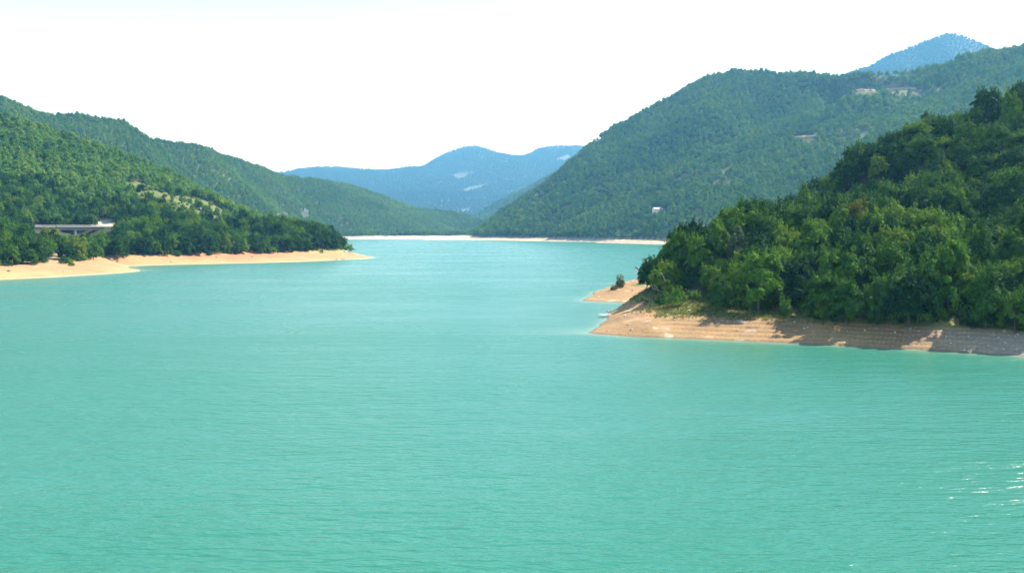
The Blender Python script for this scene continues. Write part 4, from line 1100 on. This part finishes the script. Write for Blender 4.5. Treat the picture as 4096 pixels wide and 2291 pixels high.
for i_, (x_, y_) in enumerate(rp):
    t_ = Vector(rp[min(i_ + 1, len(rp) - 1)]) - Vector(rp[max(i_ - 1, 0)]); t_.normalize(); n_ = Vector((-t_.y, t_.x))
    zr = max(zd - .3, max(float(T_LEFT.z(x_ + n_.x * k_, y_ + n_.y * k_)) for k_ in (-4, 0, 4)) + .15)
    rows.append([(x_ + n_.x * k_, y_ + n_.y * k_, zr + dz_) for k_, dz_ in ((4.6, -2.5), (4.0, 0), (0, .06), (-4.0, 0), (-4.6, -1.2))])
tag(MB().grid(rows).build('road', M_ASPH), kind='structure')
rows2 = []
for (x_, y_), r_ in zip(rp, rows):
    rows2.append([Vector(r_[3]) + Vector((0, 0, .55)), Vector(r_[3]) + Vector((0, 0, .85))])
g = MB().grid(rows2)
for i_ in range(len(rows2) - 1):
    for f_ in (0, .33, .66): g.tube([rows2[i_][0].lerp(rows2[i_ + 1][0], f_) - Vector((0, 0, .6)), rows2[i_][1].lerp(rows2[i_ + 1][1], f_)], .06, 5)
tag(g.build('guardrail', M_RAIL), 'pale guardrail along the road just past the bridge', 'guardrail')

# --- buildings far off
def house(name, loc, w, d, h, rh, rz, wall_m, roof_m, label, wins=3):
    e = empty(name, loc, rz)
    b_ = MB(); b_.grid([[(-w / 2, -d / 2, -2), (w / 2, -d / 2, -2), (w / 2, d / 2, -2), (-w / 2, d / 2, -2)], [(-w / 2, -d / 2, h), (w / 2, -d / 2, h), (w / 2, d / 2, h), (-w / 2, d / 2, h)]], close=True)
    for sx in (-1, 1): b_.face([(sx * w / 2, -d / 2, h), (sx * w / 2, d / 2, h), (sx * w / 2, 0, h + rh)])
    b_.build('wall', wall_m, e)
    r_ = MB(); o_ = .5
    for sy in (-1, 1):
        k_ = (d / 2 + o_) / (d / 2)
        r_.grid([[(-w / 2 - o_, 0, h + rh + .18), (w / 2 + o_, 0, h + rh + .18)], [(-w / 2 - o_, sy * (d / 2 + o_), h + rh - rh * k_ + .18), (w / 2 + o_, sy * (d / 2 + o_), h + rh - rh * k_ + .18)]])
    ro = r_.build('roof', roof_m, e); sm = ro.modifiers.new('thick', 'SOLIDIFY'); sm.thickness = .16; sm.offset = 0
    MB().box((w * .22, d * .12, h + rh + .3), (.7, .7, 1.6)).build('chimney', wall_m, ro)
    for i_ in range(wins):
        x_ = (-.5 + (i_ + .5) / wins) * w
        f_ = MB().box((x_, -d / 2 - .03, h * .58), (1.3, .1, 1.5)).build('window', M_WHITE, e)
        MB().box((x_, -d / 2 - .06, h * .58), (1.05, .1, 1.25)).build('pane', M_GLASS, f_)
    return tag(e, label, 'house')
def a_frame(loc, w, h, d, rz, label):
    e = empty('a_frame_cabin', loc, rz)
    for sx in (-1, 1):
        p_ = MB().grid([[(sx * (w / 2 + .3), -d / 2 - .6, -.5), (sx * (w / 2 + .3), d / 2 + .6, -.5)], [(0, -d / 2 - .6, h + .2), (0, d / 2 + .6, h + .2)]]).build('roof', M_CONC, e)
        sm = p_.modifiers.new('thick', 'SOLIDIFY'); sm.thickness = .25; sm.offset = 0
    MB().face([(-w / 2, -d / 2, -.5), (w / 2, -d / 2, -.5), (0, -d / 2, h)]).face([(w / 2, d / 2, -.5), (-w / 2, d / 2, -.5), (0, d / 2, h)]).build('gable_wall', M_WHITE, e)
    for z_, ww in ((h * .22, w * .5), (h * .55, w * .22)):
        f_ = MB().box((0, -d / 2 - .05, z_), (ww, .1, h * .16)).build('window', M_WHITE, e); MB().box((0, -d / 2 - .09, z_), (ww * .85, .1, h * .12)).build('pane', M_GLASS, f_)
    return tag(e, label, 'cabin')
if CABIN: a_frame(CABIN, 10, 13, 9, 0.35, 'white gabled cabin shining among the trees of the far left hill')
if CABIN_2: a_frame(CABIN_2, 6, 8, 8, 0.3, 'smaller whitish cabin left of the gabled cabin on the far hill')
if HOUSE: house('hill_house', HOUSE, 17, 9, 6.5, 2.6, 0.25, M_CREAM, M_TILE, 'cream house with pinkish roof low on the big right hill', 5)
house('white_shed', SHED, 4.4, 4, 4.2, 0.8, 0.2, M_WHITE, M_WHITE, 'small white building peeping over the peninsula trees', 1)
q = T_LEFT.at(938, 801)
house('white_shed', q, 3.0, 3, 2.2, .6, -.2, M_CREAM, M_CONC, 'tiny pale hut at the bare foot of the left hillside clearing', 1)

# ------------------------------------------------------------------ haze
b = MB().box((300, 4500, 540), (9000, 9800, 1094))
hz = b.build('haze', None)
m, nt, out = mat_new('haze_air')
pv = N(nt, 'ShaderNodeVolumePrincipled', inp={'Color': (0.20, 0.60, 1.0, 1), 'Absorption Color': (1, 1, 1, 1), 'Density': 0.00008, 'Anisotropy': 0.25})
nt.links.new(pv.outputs[0], out.inputs['Volume'])
hz.data.materials.append(m)
tag(hz, 'thin blue summer haze over the valley', 'haze', kind='stuff')
